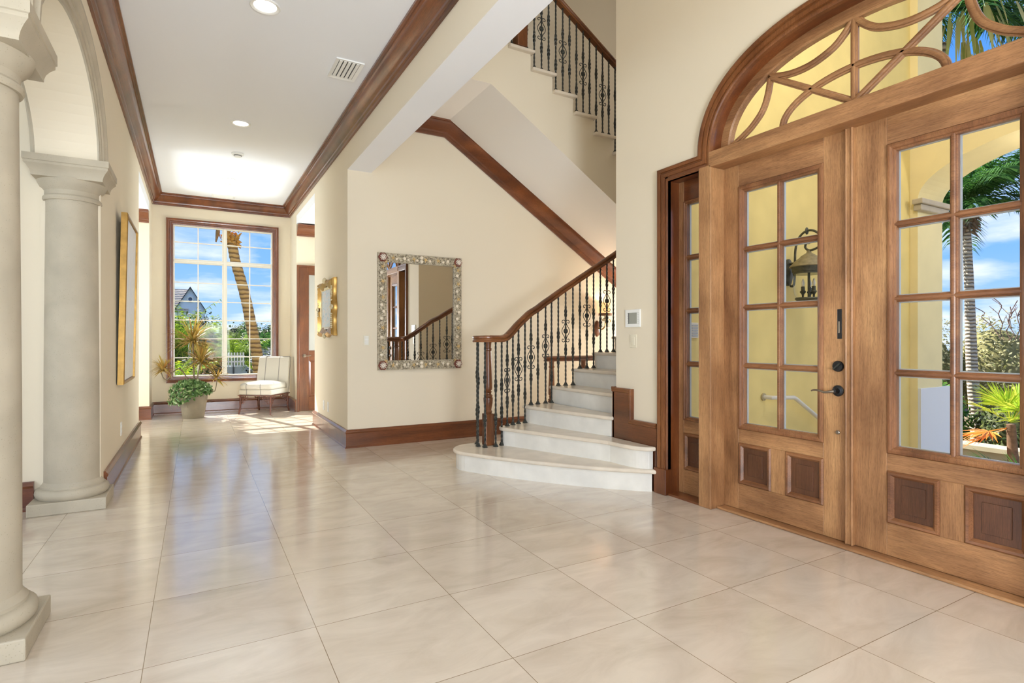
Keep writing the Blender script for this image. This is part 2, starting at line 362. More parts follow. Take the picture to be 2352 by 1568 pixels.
# left wall with the arcade
AC, AA, AB, AZ = 4.04, 0.91, 0.52, 2.48          # arch centre, half width, rise, springing
def arch_pts(cy, a, bz, z0, n=28, ex=2.0):
    out = []
    for i in range(n + 1):
        t = PI * i / n; c, s = math.cos(t), math.sin(t)
        out.append((cy + a * math.copysign(abs(c) ** (2 / ex), c), z0 + bz * abs(s) ** (2 / ex)))
    return out
COLY = [5.13, 2.95, 0.77, -1.41]
b = MB()
for i in range(3):
    cy = (COLY[i] + COLY[i + 1]) / 2
    pts = arch_pts(cy, AA, AB, AZ)
    pts = pts[::-1]
    for (y0, z0), (y1, z1) in zip(pts[:-1], pts[1:]):
        if abs(y1 - y0) < 1e-6: continue
        b.add([(x, y, z) for x in (-0.96, WL) for y, z in ((y0, z0), (y1, z1), (y1, HC), (y0, HC))],
              [(0, 1, 2, 3), (7, 6, 5, 4), (0, 4, 5, 1)])
for y in COLY[1:3]: b.box(-0.96, WL, y - (1.09 - AA), y + (1.09 - AA), AZ, HC)
b.box(-0.96, WL, RY, COLY[3] + (1.09 - AA), AZ, HC)
b.box(-0.96, WL, RY, -1.6, 0, AZ)
b.box(-0.96, WL, 5.10, 8.29, 0, AZ).box(-0.96, WL, COLY[0] - (1.09 - AA), 8.29, AZ, HC)
b.box(-0.96, WL, 8.29, 10.09, 3.3, HC)
b.box(-3.1, WL, 10.09, 10.9, 0, HC)
struct('wall_left', b, M['wall'], 'cream left wall of the hall above the stone arches', 'wall')
struct('wall_living', MB().box(-4.7, -0.96, 5.14, 5.34, 0, HC).box(-4.9, -4.7, RY, -1.25, 0, HC).box(-4.9, -4.7, 3.85, 5.34, 0, HC).box(-4.9, -4.7, -1.25, 3.85, 0, 0.45).box(-4.9, -4.7, -1.25, 3.85, 3.05, HC), M['wall'], 'cream wall of the room behind the columns', 'wall')
struct('wall_passage_left', MB().box(-3.1, -0.96, 8.1, 8.29, 0, 3.3).box(-3.3, -3.1, 8.1, 10.9, 0, 3.3), M['wall'], 'cream inner walls of the left passage', 'wall')
# far wall around window_1
WX0, WX1, WZ0, WZ1 = -0.345, 1.215, 0.565, 3.13
b = MB().box(WL, WX0, WF, WF + 0.24, 0, HC).box(WX1, 2.0, WF, WF + 0.24, 0, HC).box(WX0, WX1, WF, WF + 0.24, 0, WZ0).box(WX0, WX1, WF, WF + 0.24, WZ1, HC)
struct('wall_far', b, M['wall'], 'cream end wall around the tall hall window', 'wall')
# right wall of the hall
b = MB().box(WR, 1.746, WM, 8.33, 0, HC).box(WR, 1.746, 8.33, 9.98, 3.3, HC).box(WR, 3.4, 9.98, WF, 0, HC)
struct('wall_right', b, M['wall'], 'cream right wall of the hall with a passage opening', 'wall')
struct('wall_passage_right', MB().box(3.4, 3.6, 8.2, WF, 0, 3.3).box(1.746, 3.4, 8.2, 8.33, 0, 3.3), M['wall'], 'cream inner walls of the right passage', 'wall')
b = MB().box(WR, 1.746, RY, WM, 3.115, FC)
hd = struct('wall_header', b, M['wall'], 'deep cream beam between the low hall and high foyer', 'beam')
hd.data.materials.append(M['ceil'])
for p in hd.data.polygons:
    if p.normal.z < -0.5: p.material_index = 1
struct('wall_mirror', MB().box(1.746, 7.8, WM, WM + 0.2, 0, FC), M['wall'], 'cream stair wall behind the shell mirror', 'wall')
struct('wall_stair_end', MB().box(7.6, 7.8, WE, WM, 0, FC), M['wall'], 'cream wall at the far end of the stairs', 'wall')
# door wall
YC = 1.85
def door_arch(off=0.0, n=40, a=0.93, bz=0.59, z0=2.55, ex=2.25, cy=YC): return arch_pts(cy, a + off, bz + off, z0, n, ex)
X0, X1 = WD, WD + 0.24
b = MB()
def both(y0, y1, z0, z1):
    b.box(X0, X1, y0, y1, z0, z1); b.box(X0, X1, 2 * YC - y1, 2 * YC - y0, z0, z1)
both(3.23, WE, 0, FC); both(2.82, 3.23, 2.48, FC)
b.box(X0, X1, RY, 2 * YC - WE, 0, FC)
pts = door_arch(0.04)[::-1]
for (y0, z0), (y1, z1) in zip(pts[:-1], pts[1:]):
    y0, y1 = max(0.88, min(2.82, y0)), max(0.88, min(2.82, y1))
    if abs(y1 - y0) < 1e-5: continue
    b.add([(x, y, z) for x in (X0, X1) for y, z in ((y0, z0), (y1, z1), (y1, FC), (y0, FC))], [(0, 1, 2, 3), (7, 6, 5, 4), (0, 4, 5, 1)])
struct('wall_entry', b, M['wall'], 'cream entry wall around the arched front doors', 'wall')
struct('wall_stair_side', MB().box(X1, 7.6, 3.72, WE, 0, FC), M['wall'], 'cream stair wall running behind the entry wall', 'wall')
# rear walls with big openings (behind the camera)
b = MB()
b.box(-4.7, -3.6, RY - 0.2, RY, 0, HC).box(-3.6, -0.35, RY - 0.2, RY, 3.0, HC).box(-3.6, -0.35, RY - 0.2, RY, 0, 0.4).box(-0.35, -0.25, RY - 0.2, RY, 0, HC).box(-0.25, 1.15, RY - 0.2, RY, 3.0, HC).box(-0.25, 1.15, RY - 0.2, RY, 0, 0.4).box(1.15, 1.5, RY - 0.2, RY, 0, FC)
b.box(1.5, 3.1, RY - 0.2, RY, 4.5, FC).box(1.5, 3.1, RY - 0.2, RY, 0, 0.7).box(3.1, 3.46, RY - 0.2, RY, 0, FC)
struct('wall_rear', b, M['wall'], 'cream rear wall with three large window openings', 'wall')

# crown mouldings, baseboards
CROWN = [(0, 0), (0.020, 0), (0.020, 0.026), (0.034, 0.034), (0.038, 0.052), (0.050, 0.058), (0.066, 0.070), (0.090, 0.094), (0.108, 0.124), (0.112, 0.134), (0.124, 0.138), (0.126, 0.156), (0.145, 0.160), (0.145, 0.18), (0, 0.18)]
def crown_mp(z): return lambda a, b_, q: (a, b_, z + q)
struct('trim_1', MB().sweep([(WR, RY), (WR, WF), (WL, WF), (WL, RY)], CROWN, crown_mp(3.40)), M['dark_y'], 'mahogany crown moulding around the hall ceiling', 'moulding', smooth=30)
struct('trim_2', MB().sweep([(WL - 0.005, 10.09), (-3.1, 10.09)], CROWN, crown_mp(2.98)), M['dark_x'], 'mahogany crown piece in the left passage', 'moulding', smooth=30)
struct('trim_3', MB().sweep([(3.4, 9.98), (WR + 0.005, 9.98)], CROWN, crown_mp(2.96)), M['dark_x'], 'mahogany crown piece in the right passage above the door', 'moulding', smooth=30)
BB = [(0, 0), (0.032, 0), (0.032, 0.012), (0.024, 0.022), (0.022, 0.026), (0.022, 0.16), (0.027, 0.166), (0.031, 0.178), (0.026, 0.188), (0.018, 0.196), (0.014, 0.205), (0, 0.205)]
def baseb(name, path, m, label): return struct(name, MB().sweep(path, BB, XY), m, label, 'baseboard', smooth=25)
baseb('baseboard_left', [(-0.90, 8.29), (WL, 8.29), (WL, 5.25)], M['dark_y'], 'mahogany baseboard on the left hall wall beside the column')
baseb('baseboard_mirror', [(7.6, WM), (WR, WM), (WR, 8.33), (1.74, 8.33)], M['dark_x'], 'mahogany baseboard under the shell mirror turning into the hall')
baseb('baseboard_far', [(WR, 9.98), (WR, WF), (WL, WF), (WL, 10.09), (-3.1, 10.09)], M['dark_x'], 'mahogany baseboard under the hall window')
baseb('baseboard_living', [(-1.0, 5.14), (-4.7, 5.14)], M['dark_x'], 'dark baseboard in the room behind the columns')
# stair crown along the mirror wall, and the sloped soffit
SCR = [(0, 0), (0, 0.022), (0.03, 0.024), (0.036, 0.036), (0.056, 0.040), (0.075, 0.058), (0.105, 0.088), (0.130, 0.106), (0.140, 0.112), (0.158, 0.116), (0.160, 0.128), (0.182, 0.132), (0.182, 0)]
struct('trim_4', MB().sweep([(6.2, 1.419), (2.643, 3.677), (1.746, 3.677)][::-1], SCR, lambda a, b_, q: (a, WM - q, b_)), M['dark_x'], 'mahogany crown moulding sloping under the upper stairs', 'moulding', smooth=30)

# ------------------------------------------------------------------ columns and archivolts
def column(y, label):
    c = empty('column', (-0.78, y, 0), label, 'column', 'stone arcade columns')
    MB().box(-1.002, -0.558, y - 0.214, y + 0.214, 0, 0.085).build('plinth', M['stone'], c, bevel=0.006)
    MB().lathe([(0.0, 0.085), (0.20, 0.085), (0.213, 0.10), (0.218, 0.12), (0.213, 0.142), (0.20, 0.155), (0.186, 0.158), (0.186, 0.172), (0.178, 0.180), (0.166, 0.20), (0.0, 0.20)], (-0.78, y, 0), 48).build('torus_base', M['stone'], c, smooth=40)
    MB().lathe([(0.166, 0.19), (0.165, 0.9), (0.160, 1.6), (0.155, 2.16), (0.156, 2.20), (0.162, 2.215)], (-0.78, y, 0), 48).build('shaft', M['stone'], c, smooth=40)
    cap = MB()
    cap.lathe([(0.0, 2.20), (0.168, 2.20), (0.174, 2.212), (0.172, 2.228), (0.162, 2.24), (0.162, 2.27), (0.170, 2.282), (0.186, 2.298), (0.200, 2.325), (0.208, 2.348), (0.0, 2.348)], (-0.78, y, 0), 48)
    prof = [(0.200, 2.34), (0.200, 2.352), (0.206, 2.375), (0.219, 2.398), (0.234, 2.416), (0.234, 2.432), (0.240, 2.436), (0.240, 2.48), (0, 2.48)]
    cap.rings([[(-0.78 + sx * r, y + sy * r, z) for sx, sy in ((-1, -1), (1, -1), (1, 1), (-1, 1))] for r, z in prof])
    cap.build('capital', M['stone'], c, smooth=30)
    return c
column(5.13, 'pale stone column engaged against the end of the left hall wall')
column(2.95, 'pale stone column cut by the left edge of the photo')
column(0.77, 'pale stone column nearest the camera, out of frame')
ARCHP = [(0, 0), (0, 0.012), (0.03, 0.012), (0.036, 0.02), (0.07, 0.02), (0.078, 0.03), (0.105, 0.036), (0.118, 0.047), (0.14, 0.047), (0.14, 0)]
for i, lab in ((0, 'stone archivolt springing between the two left columns'), (1, 'stone archivolt on the near arch above the left edge')):
    cy = (COLY[i] + COLY[i + 1]) / 2
    a = empty('archivolt', (WL, cy, AZ), lab, 'arch trim', kind='structure')
    path = arch_pts(cy, AA, AB, AZ, 28)
    for nm, mp in (('face_band', lambda p, z, q: (WL + q, p, z)), ('back_band', lambda p, z, q: (-0.96 - q, p, z))):
        MB().sweep(path[::-1], ARCHP, mp).build(nm, M['stone'], a, smooth=30)
# ------------------------------------------------------------------ front entrance
MPD = lambda x: (lambda a, b_, q: (x - q, a, b_))
mir = lambda y: 2 * YC - y
# casing
arc = door_arch()
path = [(mir(3.19), 0.2), (mir(3.19), 2.445), (mir(2.78), 2.445)] + [(y, z) for y, z in arc[::-1]] + [(2.78, 2.445), (3.19, 2.445), (3.19, 0.2)]
CASE = [(0, -0.012), (0, 0.018), (0.010, 0.024), (0.022, 0.024), (0.026, 0.016), (0.032, 0.016), (0.036, 0.028), (0.062, 0.030), (0.068, 0.022), (0.074, 0.022), (0.078, 0.034), (0.096, 0.038), (0.105, 0.034), (0.105, 0)]
fr = empty('trim_5', (WD, YC, 0), 'mahogany arched casing and frame around the front doors', 'door frame', kind='structure')
MB().sweep(path, CASE, MPD(WD)).build('casing', M['case_z'], fr, smooth=25)
for k, y in enumerate((3.25, mir(3.25))):
    MB().box(3.168, 3.30, y - 0.066, y + 0.064, 0, 0.20).build('plinth_block', M['dark_z'], fr, bevel=0.006)
    MB().box(3.20, 3.42, (3.19 if k == 0 else mir(3.232)), (3.232 if k == 0 else mir(3.19)), 0, 2.48).build('side_jamb', M['dark_z'], fr)
    MB().box(3.20, 3.42, (2.82 if k == 0 else mir(3.22)), (3.22 if k == 0 else mir(2.82)), 2.445, 2.485).build('head_jamb', M['dark_y'], fr)
    y0, y1 = (2.768, 2.88) if k == 0 else (mir(2.88), mir(2.768))
    MB().box(3.192, 3.42, y0, y1, 0, 2.46).build('mullion_post', M['door_z'], fr, bevel=0.006)
MB().box(3.192, 3.42, mir(2.79), 2.79, 2.441, 2.553).build('transom_bar', M['door_y'], fr, bevel=0.006)
MB().box(3.25, 3.46, mir(2.768), 2.768, 0, 0.018).build('threshold', M['door_y'], fr, bevel=0.008)
for y in (2.88, mir(3.19)): MB().box(3.20, 3.42, y, y + 0.31, 0, 0.016).build('sidelight_sill', M['dark_y'], fr)
# curved arch jamb
MB().sweep(door_arch(0.0, 40)[::-1], [(0, 0), (0.035, 0), (0.035, -0.20), (0, -0.20)], MPD(3.232)).build('arch_jamb', M['dark_y'], fr, smooth=40)

# transom fan window (window_2)
w2 = empty('window_2', (3.33, YC, 2.55), 'arched transom window with curved wooden tracery above the doors', 'window', kind='structure')
MB().sweep(door_arch(-0.004, 48)[::-1], [(0.004, 0), (-0.056, 0), (-0.066, -0.010), (-0.066, -0.05), (0.004, -0.05)], MPD(3.31)).build('sash', M['door_y'], w2, smooth=30)
MB().box(3.315, 3.37, mir(2.78), 2.78, 2.55, 2.60).build('bottom_rail', M['door_y'], w2, bevel=0.004)
def smooth_pts(P, n=8):
    out = []
    for i in range(len(P) - 1):
        p0, p1, p2, p3 = P[max(i - 1, 0)], P[i], P[i + 1], P[min(i + 2, len(P) - 1)]
        for k in range(n):
            t = k / n
            out.append(tuple(0.5 * (2 * p1[d] + (p2[d] - p0[d]) * t + (2 * p0[d] - 5 * p1[d] + 4 * p2[d] - p3[d]) * t * t + (3 * p1[d] - p0[d] - 3 * p2[d] + p3[d]) * t ** 3) for d in range(len(p1))))
    return out + [tuple(P[-1])]
MU = [(-0.021, 0.016), (-0.021, 0.0), (-0.014, -0.003), (-0.012, -0.012), (-0.006, -0.016), (0.006, -0.016), (0.012, -0.012), (0.014, -0.003), (0.021, 0.0), (0.021, 0.016)]
def munt(P, nm='muntin', parent=None, mat='door_y', x=3.335, prof=MU):
    return MB().sweep(P, prof, lambda a, b_, q: (x + q, a, b_)).build(nm, M[mat], parent, smooth=35)
c1 = smooth_pts([(2.690, 2.60), (2.60, 2.645), (2.531, 2.688), (2.456, 2.763), (2.416, 2.861), (2.395, 2.975)])
c2 = smooth_pts([(2.397, 2.966), (2.263, 2.928), (2.121, 2.925), (1.987, 2.963), (1.912, 3.016), (1.853, 3.085)])
l1 = [(2.400, 2.962), (1.851, 2.597)]
ell = [(YC + 0.46 * math.cos(PI * i / 32), 2.597 + 0.208 * math.sin(PI * i / 32)) for i in range(33)]
for P in (c1, c2, l1):
    munt(P, parent=w2); munt([(mir(y), z) for y, z in P], parent=w2)
munt([(YC, 2.597), (YC, 3.09)], parent=w2, mat='door_z'); munt(ell, parent=w2)
pan = [(y, z) for y, z in door_arch(-0.05, 36)]
MB().prism(pan, 3.346, 3.350, lambda a, b_, q: (q, a, b_)).build('glass', M['glass'], w2)

# door leaves
def rect(y0, y1, z0, z1): return [(y0, z0), (y0, z1), (y1, z1), (y1, z0)]
def mould(P, prof, x, nm, m, parent): return MB().sweep(P, prof, MPD(x), closed=True).build(nm, m, parent, smooth=25)
def cyl_x(x0, x1, c, r, n=28): return [(r, 0.0)], n
def glazed(parent, rows, cols, y0, y1, z0, z1, x, mw):
    """muntins, spacers and glass between y0..y1, z0..z1; x = face of the leaf"""
    g = MB(); dy = (y1 - y0) / cols; dz = (z1 - z0) / rows
    for i in range(1, cols): g.sweep([(y0 + i * dy, z0 - 0.005), (y0 + i * dy, z1 + 0.005)], [(a * mw / 0.042, q) for a, q in MU], lambda a, b_, q: (x + 0.020 + q, a, b_))
    for i in range(1, rows): g.sweep([(y0 - 0.005, z0 + i * dz), (y1 + 0.005, z0 + i * dz)], [(a * mw / 0.042, q) for a, q in MU], lambda a, b_, q: (x + 0.0205 + q, a, b_))
    g.build('muntin_grid', M['bead_y'], parent, smooth=35)
    s = MB(); h = mw / 2
    for i in range(cols):
        for k in range(rows):
            a0, a1 = y0 + i * dy + (h if i else 0), y0 + (i + 1) * dy - (h if i < cols - 1 else 0)
            b0, b1 = z0 + k * dz + (h if k else 0), z0 + (k + 1) * dz - (h if k < rows - 1 else 0)
            s.sweep(rect(a0, a1, b0, b1), [(0, 0), (-0.0055, 0), (-0.0055, 0.016), (0, 0.016)], lambda a, b_, q: (x + 0.036 + q, a, b_), closed=True)
    s.build('glazing_spacer', M['spacer'], parent)
    MB().box(x + 0.0335, x + 0.0355, y0, y1, z0, z1).build('glass', M['glass'], parent)
GM = [(0, 0.0), (0.006, 0.010), (0.018, 0.012), (0.030, 0.006), (0.034, -0.004), (0.043, -0.008), (0.043, -0.034), (0, -0.034)]
PM = [(0, 0.0), (0.008, 0.010), (0.020, 0.008), (0.028, -0.002), (0.033, -0.008), (0.033, -0.03), (0, -0.03)]
def inward(P, prof):  # sweep offset is to the left of travel; rect() runs so that left is outward, so flip
    return [(-a, q) for a, q in prof]
def panel(parent, y0, y1, z0, z1, x):
    pa = MB().box(x + 0.012, x + 0.020, y0 + 0.02, y1 - 0.02, z0 + 0.02, z1 - 0.02).build('panel', M['panel'], parent)
    fy, fz = (y1 - y0) * 0.27, (z1 - z0) * 0.235
    MB().sweep(rect(y0 + fy, y1 - fy, z0 + fz, z1 - fz), [(0, 0.0), (0.004, 0.0), (0.004, -0.006), (0, -0.006)], MPD(x + 0.006), closed=True)
    MB().box(x + 0.0065, x + 0.014, y0 + fy, y1 - fy, z0 + fz, z1 - fz).build('raised_field', M['panel'], pa, bevel=0.002)
    rc = rect(y0, y1, z0, z1)
    MB().sweep(rc, inward(rc, PM), MPD(x), closed=True).build('panel_moulding', M['bead_y'], pa, smooth=25)
def leaf(name, label, flip):
    X = 3.33
    f = (lambda a, b_: (mir(b_), mir(a))) if flip else (lambda a, b_: (a, b_))
    d = empty(name, (X, 2.79 if not flip else mir(2.79), 0), label, 'door', kind='structure')
    bx = lambda a, b_, z0, z1, nm, m: MB().box(X, X + 0.045, *f(a, b_), z0, z1).build(nm, m, d, bevel=0.002, seg=1)
    bx(2.643, 2.788, 0.02, 2.444, 'stile', M['door_z']); bx(1.856, 2.030, 0.02, 2.444, 'stile', M['door_z'])
    bx(2.030, 2.643, 2.29, 2.444, 'rail', M['door_y']); bx(2.030, 2.643, 0.488, 0.583, 'rail', M['door_y']); bx(2.030, 2.643, 0.02, 0.20, 'rail', M['door_y'])
    bx(2.282, 2.388, 0.20, 0.488, 'rail', M['door_z'])
    y0, y1 = f(2.030, 2.643); rc = rect(y0, y1, 0.583, 2.29)
    MB().sweep(rc, inward(rc, GM), MPD(X), closed=True).build('glass_moulding', M['bead_z'], d, smooth=25)
    glazed(d, 4, 2, y0 + 0.040, y1 - 0.040, 0.622, 2.25, X, 0.036)
    for a, b_ in ((2.388, 2.640), (2.030, 2.282)): panel(d, *f(a, b_), 0.20, 0.488, X)
    return d
def disc_x(mb, x0, c, prof, n=28):  # lathe around an axis along X; prof = (r, dx towards the room)
    rs = [[(x0 - h, c[0] + max(r, 1e-4) * math.cos(2 * PI * i / n), c[1] + max(r, 1e-4) * math.sin(2 * PI * i / n)) for i in range(n)] for r, h in prof]
    return mb.rings(rs)
d1 = leaf('door_1', 'left wooden front door with eight panes and a lever handle', False)
AST = [(-0.022, 0), (-0.022, 0.022), (-0.014, 0.027), (-0.010, 0.022), (0.014, 0.022), (0.020, 0.03), (0.026, 0.022), (0.026, 0)]
MB().sweep([(1.868, 0.02), (1.868, 2.442)], AST, MPD(3.33)).build('astragal', M['door_z'], d1, smooth=25)
h = disc_x(MB(), 3.33, (1.938, 0.907), [(0, 0), (0.031, 0), (0.033, 0.004), (0.033, 0.008), (0.028, 0.012), (0.016, 0.014), (0.013, 0.020), (0.013, 0.050), (0, 0.052)])
lv = smooth_pts([(3.285, 1.938, 0.907), (3.278, 1.960, 0.902), (3.276, 1.995, 0.898), (3.276, 2.030, 0.906), (3.279, 2.062, 0.905), (3.284, 2.078, 0.899)])
hn = h.build('lever_handle', M['bronze'], d1, smooth=40)
MB().tube(lv, [0.010 - 0.006 * i / (len(lv) - 1) for i in range(len(lv))], 10).build('lever', M['steel'], hn, smooth=50)
db = disc_x(MB(), 3.33, (1.937, 1.053), [(0, 0), (0.031, 0), (0.033, 0.004), (0.033, 0.010), (0.029, 0.016), (0, 0.017)]).build('deadbolt', M['bronze'], d1, smooth=40)
tt = [(0.004, -0.028), (0.004, 0.028), (-0.004, 0.028), (-0.004, -0.028)]
c_, s_ = math.cos(0.85), math.sin(0.85)
MB().prism([(1.937 + a * c_ - b_ * s_, 1.053 + a * s_ + b_ * c_) for a, b_ in tt], 3.300, 3.315, lambda a, b_, q: (q, a, b_)).build('thumb_turn', M['iron'], db, bevel=0.002)
pl = MB().box(3.326, 3.332, 1.918, 1.944, 1.216, 1.392).build('lock_plate', M['bronze'], d1, bevel=0.002)
MB().box(3.322, 3.327, 1.926, 1.937, 1.25, 1.32).build('lock_slot', M['steel'], pl, bevel=0.001)
disc_x(MB(), 3.33, (1.940, 0.660), [(0, 0), (0.012, 0), (0.012, 0.008), (0.009, 0.011), (0, 0.011)], 18).build('door_stop_bolt', M['steel'], d1, smooth=40)
d2 = leaf('door_2', 'right wooden front door cut by the right edge of the photo', True)
def sidelight(name, label, flip):
    X = 3.32; f = (lambda a, b_: (mir(b_), mir(a))) if flip else (lambda a, b_: (a, b_))
    d = empty(name, (X, 3.035 if not flip else mir(3.035), 0), label, 'window', kind='structure')
    bx = lambda a, b_, z0, z1, nm, m: MB().box(X, X + 0.045, *f(a, b_), z0, z1).build(nm, m, d, bevel=0.002, seg=1)
    bx(3.140, 3.192, 0.016, 2.446, 'stile', M['door_z']); bx(2.878, 2.930, 0.016, 2.446, 'stile', M['door_z'])
    bx(2.930, 3.140, 2.29, 2.446, 'rail', M['dark_y']); bx(2.930, 3.140, 0.488, 0.583, 'rail', M['door_y']); bx(2.930, 3.140, 0.016, 0.20, 'rail', M['door_y'])
    y0, y1 = f(2.930, 3.140); rc = rect(y0, y1, 0.583, 2.29)
    MB().sweep(rc, [(-a * 0.6, q) for a, q in GM], MPD(X), closed=True).build('glass_moulding', M['bead_z'], d, smooth=25)
    glazed(d, 4, 1, y0 + 0.024, y1 - 0.024, 0.608, 2.265, X, 0.036)
    panel(d, y0, y1, 0.20, 0.488, X)
sidelight('window_3', 'narrow four pane sidelight left of the front doors', False)
sidelight('window_4', 'narrow four pane sidelight right of the front doors', True)

# stepped wall skirting beside the stairs
sk = empty('baseboard_entry', (WD, 3.6, 0), 'mahogany skirting that steps up beside the first stairs', 'baseboard', kind='structure')
MB().prism([(3.31, 0.0), (3.31, 0.54), (3.60, 0.54), (3.60, 0.795), (3.845, 0.795), (3.845, 0.0)], 3.196, 3.222, lambda a, b_, q: (q, a, b_)).build('board', M['dark_y'], sk)
SKM = [(0, 0.0), (0, 0.008), (-0.012, 0.014), (-0.022, 0.010), (-0.034, 0.010), (-0.040, 0.0)]
MB().sweep([(3.312, 0.54), (3.60, 0.54), (3.60, 0.795), (3.852, 0.795)], [(a, q) for a, q in SKM], MPD(3.196)).build('top_moulding', M['case_y'], sk, smooth=25)
MB().box(3.196, 3.62, 3.83, 3.852, 0.0, 0.78).build('return_board', M['dark_x'], sk)
MB().box(3.188, 3.63, 3.824, 3.862, 0.78, 0.80).build('return_cap', M['case_x'], sk, bevel=0.004)
# ------------------------------------------------------------------ lower stair flight
RS = 0.1785
st = empty('staircase', (3.0, 4.4, 0), 'lower marble staircase with flared bottom steps', 'staircase')
YS0, YS1 = 3.835, 5.075
def arcp(cx, cy, r, a0, a1, n): return [(cx + r * math.cos(math.radians(a0 + (a1 - a0) * i / n)), cy + r * math.sin(math.radians(a0 + (a1 - a0) * i / n))) for i in range(n + 1)]
# footprints: front edge (nosing line) then back edge
F1 = [(3.192, 3.262), (2.906, 3.538), (2.674, 3.815), (2.445, 4.137), (2.25, 4.46)]
F1 = smooth_pts(F1, 4) + arcp(2.385, 4.80, 0.275, 215, 90, 12) + [(2.56, 5.06), (2.80, 5.04), (3.19, 5.05)]
F2 = smooth_pts([(3.192, 3.308), (3.125, 3.33), (3.062, 3.42), (3.034, 3.56), (3.024, 3.70)], 4) + smooth_pts([(3.0, 3.78), (2.835, 4.181), (2.65, 4.66)], 4) + arcp(2.69, 4.81, 0.10, 200, 100, 6) + [(2.78, 4.975), (2.90, 5.02), (3.19, 5.06)]
F3 = [(3.172, YS0), (3.05, 4.35), (2.945, 4.88)] + arcp(3.0, 4.96, 0.06, 190, 110, 4) + [(3.1, 5.055), (3.2, 5.075), (3.33, 5.08), (3.33, YS0)]
def inset(poly, d):
    n = len(poly); out = []
    area = sum(poly[i][0] * poly[(i + 1) % n][1] - poly[(i + 1) % n][0] * poly[i][1] for i in range(n)); sg = 1 if area > 0 else -1
    for i in range(n):
        a, b_, c = Vector(poly[i - 1]), Vector(poly[i]), Vector(poly[(i + 1) % n])
        d1_, d2_ = (b_ - a).normalized(), (c - b_).normalized()
        n1, n2 = Vector((-d1_.y, d1_.x)) * sg, Vector((-d2_.y, d2_.x)) * sg
        v = n1 + n2; v = v.normalized() / max(0.4, v.normalized().dot(n1)) if v.length > 1e-6 else n1
        out.append((b_.x + v.x * d, b_.y + v.y * d))
    return out
TH = 0.034
for k, F in ((1, F1), (2, F2), (3, F3)):
    MB().prism(inset(F, 0.028), (k - 1) * RS, k * RS - TH).build('riser', M['marble'], st)
    MB().prism(F, k * RS - TH, k * RS).build('tread', M['travertine'], st, bevel=0.014, seg=3)
XS = lambda k: 3.33 + 0.287 * (k - 4)
YO = YS1 + 0.0
for k in range(4, 15):
    last = k == 14
    x0, x1 = XS(k), (7.58 if last else XS(k + 1) + 0.028)
    y1 = 6.33 if last else YS1
    MB().box(x0 + 0.028, (7.58 if last else x1), YS0, y1 - 0.028, 0 if not last else 2.2, k * RS - TH).build('riser', M['marble'], st)
    MB().box(x0, x1, YS0, y1, k * RS - TH, k * RS).build('tread', M['travertine'], st, bevel=0.014, seg=3)

# ------------------------------------------------------------------ upper stair flight
su = empty('staircase', (3.4, 5.7, 2.5), 'upper marble stair flight crossing above the mirror wall', 'staircase')
ZU = lambda k: 4.135 - 0.18 * k
XU = lambda k: 3.45 + 0.28 * k
YU = 5.12
body = [(1.746, 3.857), (2.66, 3.857), (6.2, 1.634), (6.2, 2.42)]
prof = []
for k in range(8, -3, -1):
    prof += [(XU(k) - 0.03, ZU(k + 1) - TH), (XU(k) - 0.03, ZU(k) - TH)]
top = [(XU(-3) - 0.03, ZU(-2) - TH), (XU(-3) - 0.03, ZU(-3) - TH), (1.750, ZU(-3) - TH)]
poly = [(1.750, 3.857), (2.66, 3.857), (5.95, 1.791), (5.95, ZU(9) - TH)] + [p for p in prof if p[0] < 5.95] + top
bd = MB().prism(poly, YU + 0.02, WM - 0.003, lambda a, b_, q: (a, q, b_)).build('stringer', M['wall'], su)
bd.data.materials.append(M['soffit'])
for p in bd.data.polygons:
    if p.normal.z < -0.3: p.material_index = 1
for k in range(-3, 9):
    x0 = (1.750 if k == -3 else XU(k - 1) - 0.03); x1 = XU(k)
    MB().box(x0 + (0 if k == -3 else 0.0), x1, YU - 0.035, WM - 0.003, ZU(k) - TH, ZU(k)).build('tread', M['travertine'], su, bevel=0.013, seg=3)

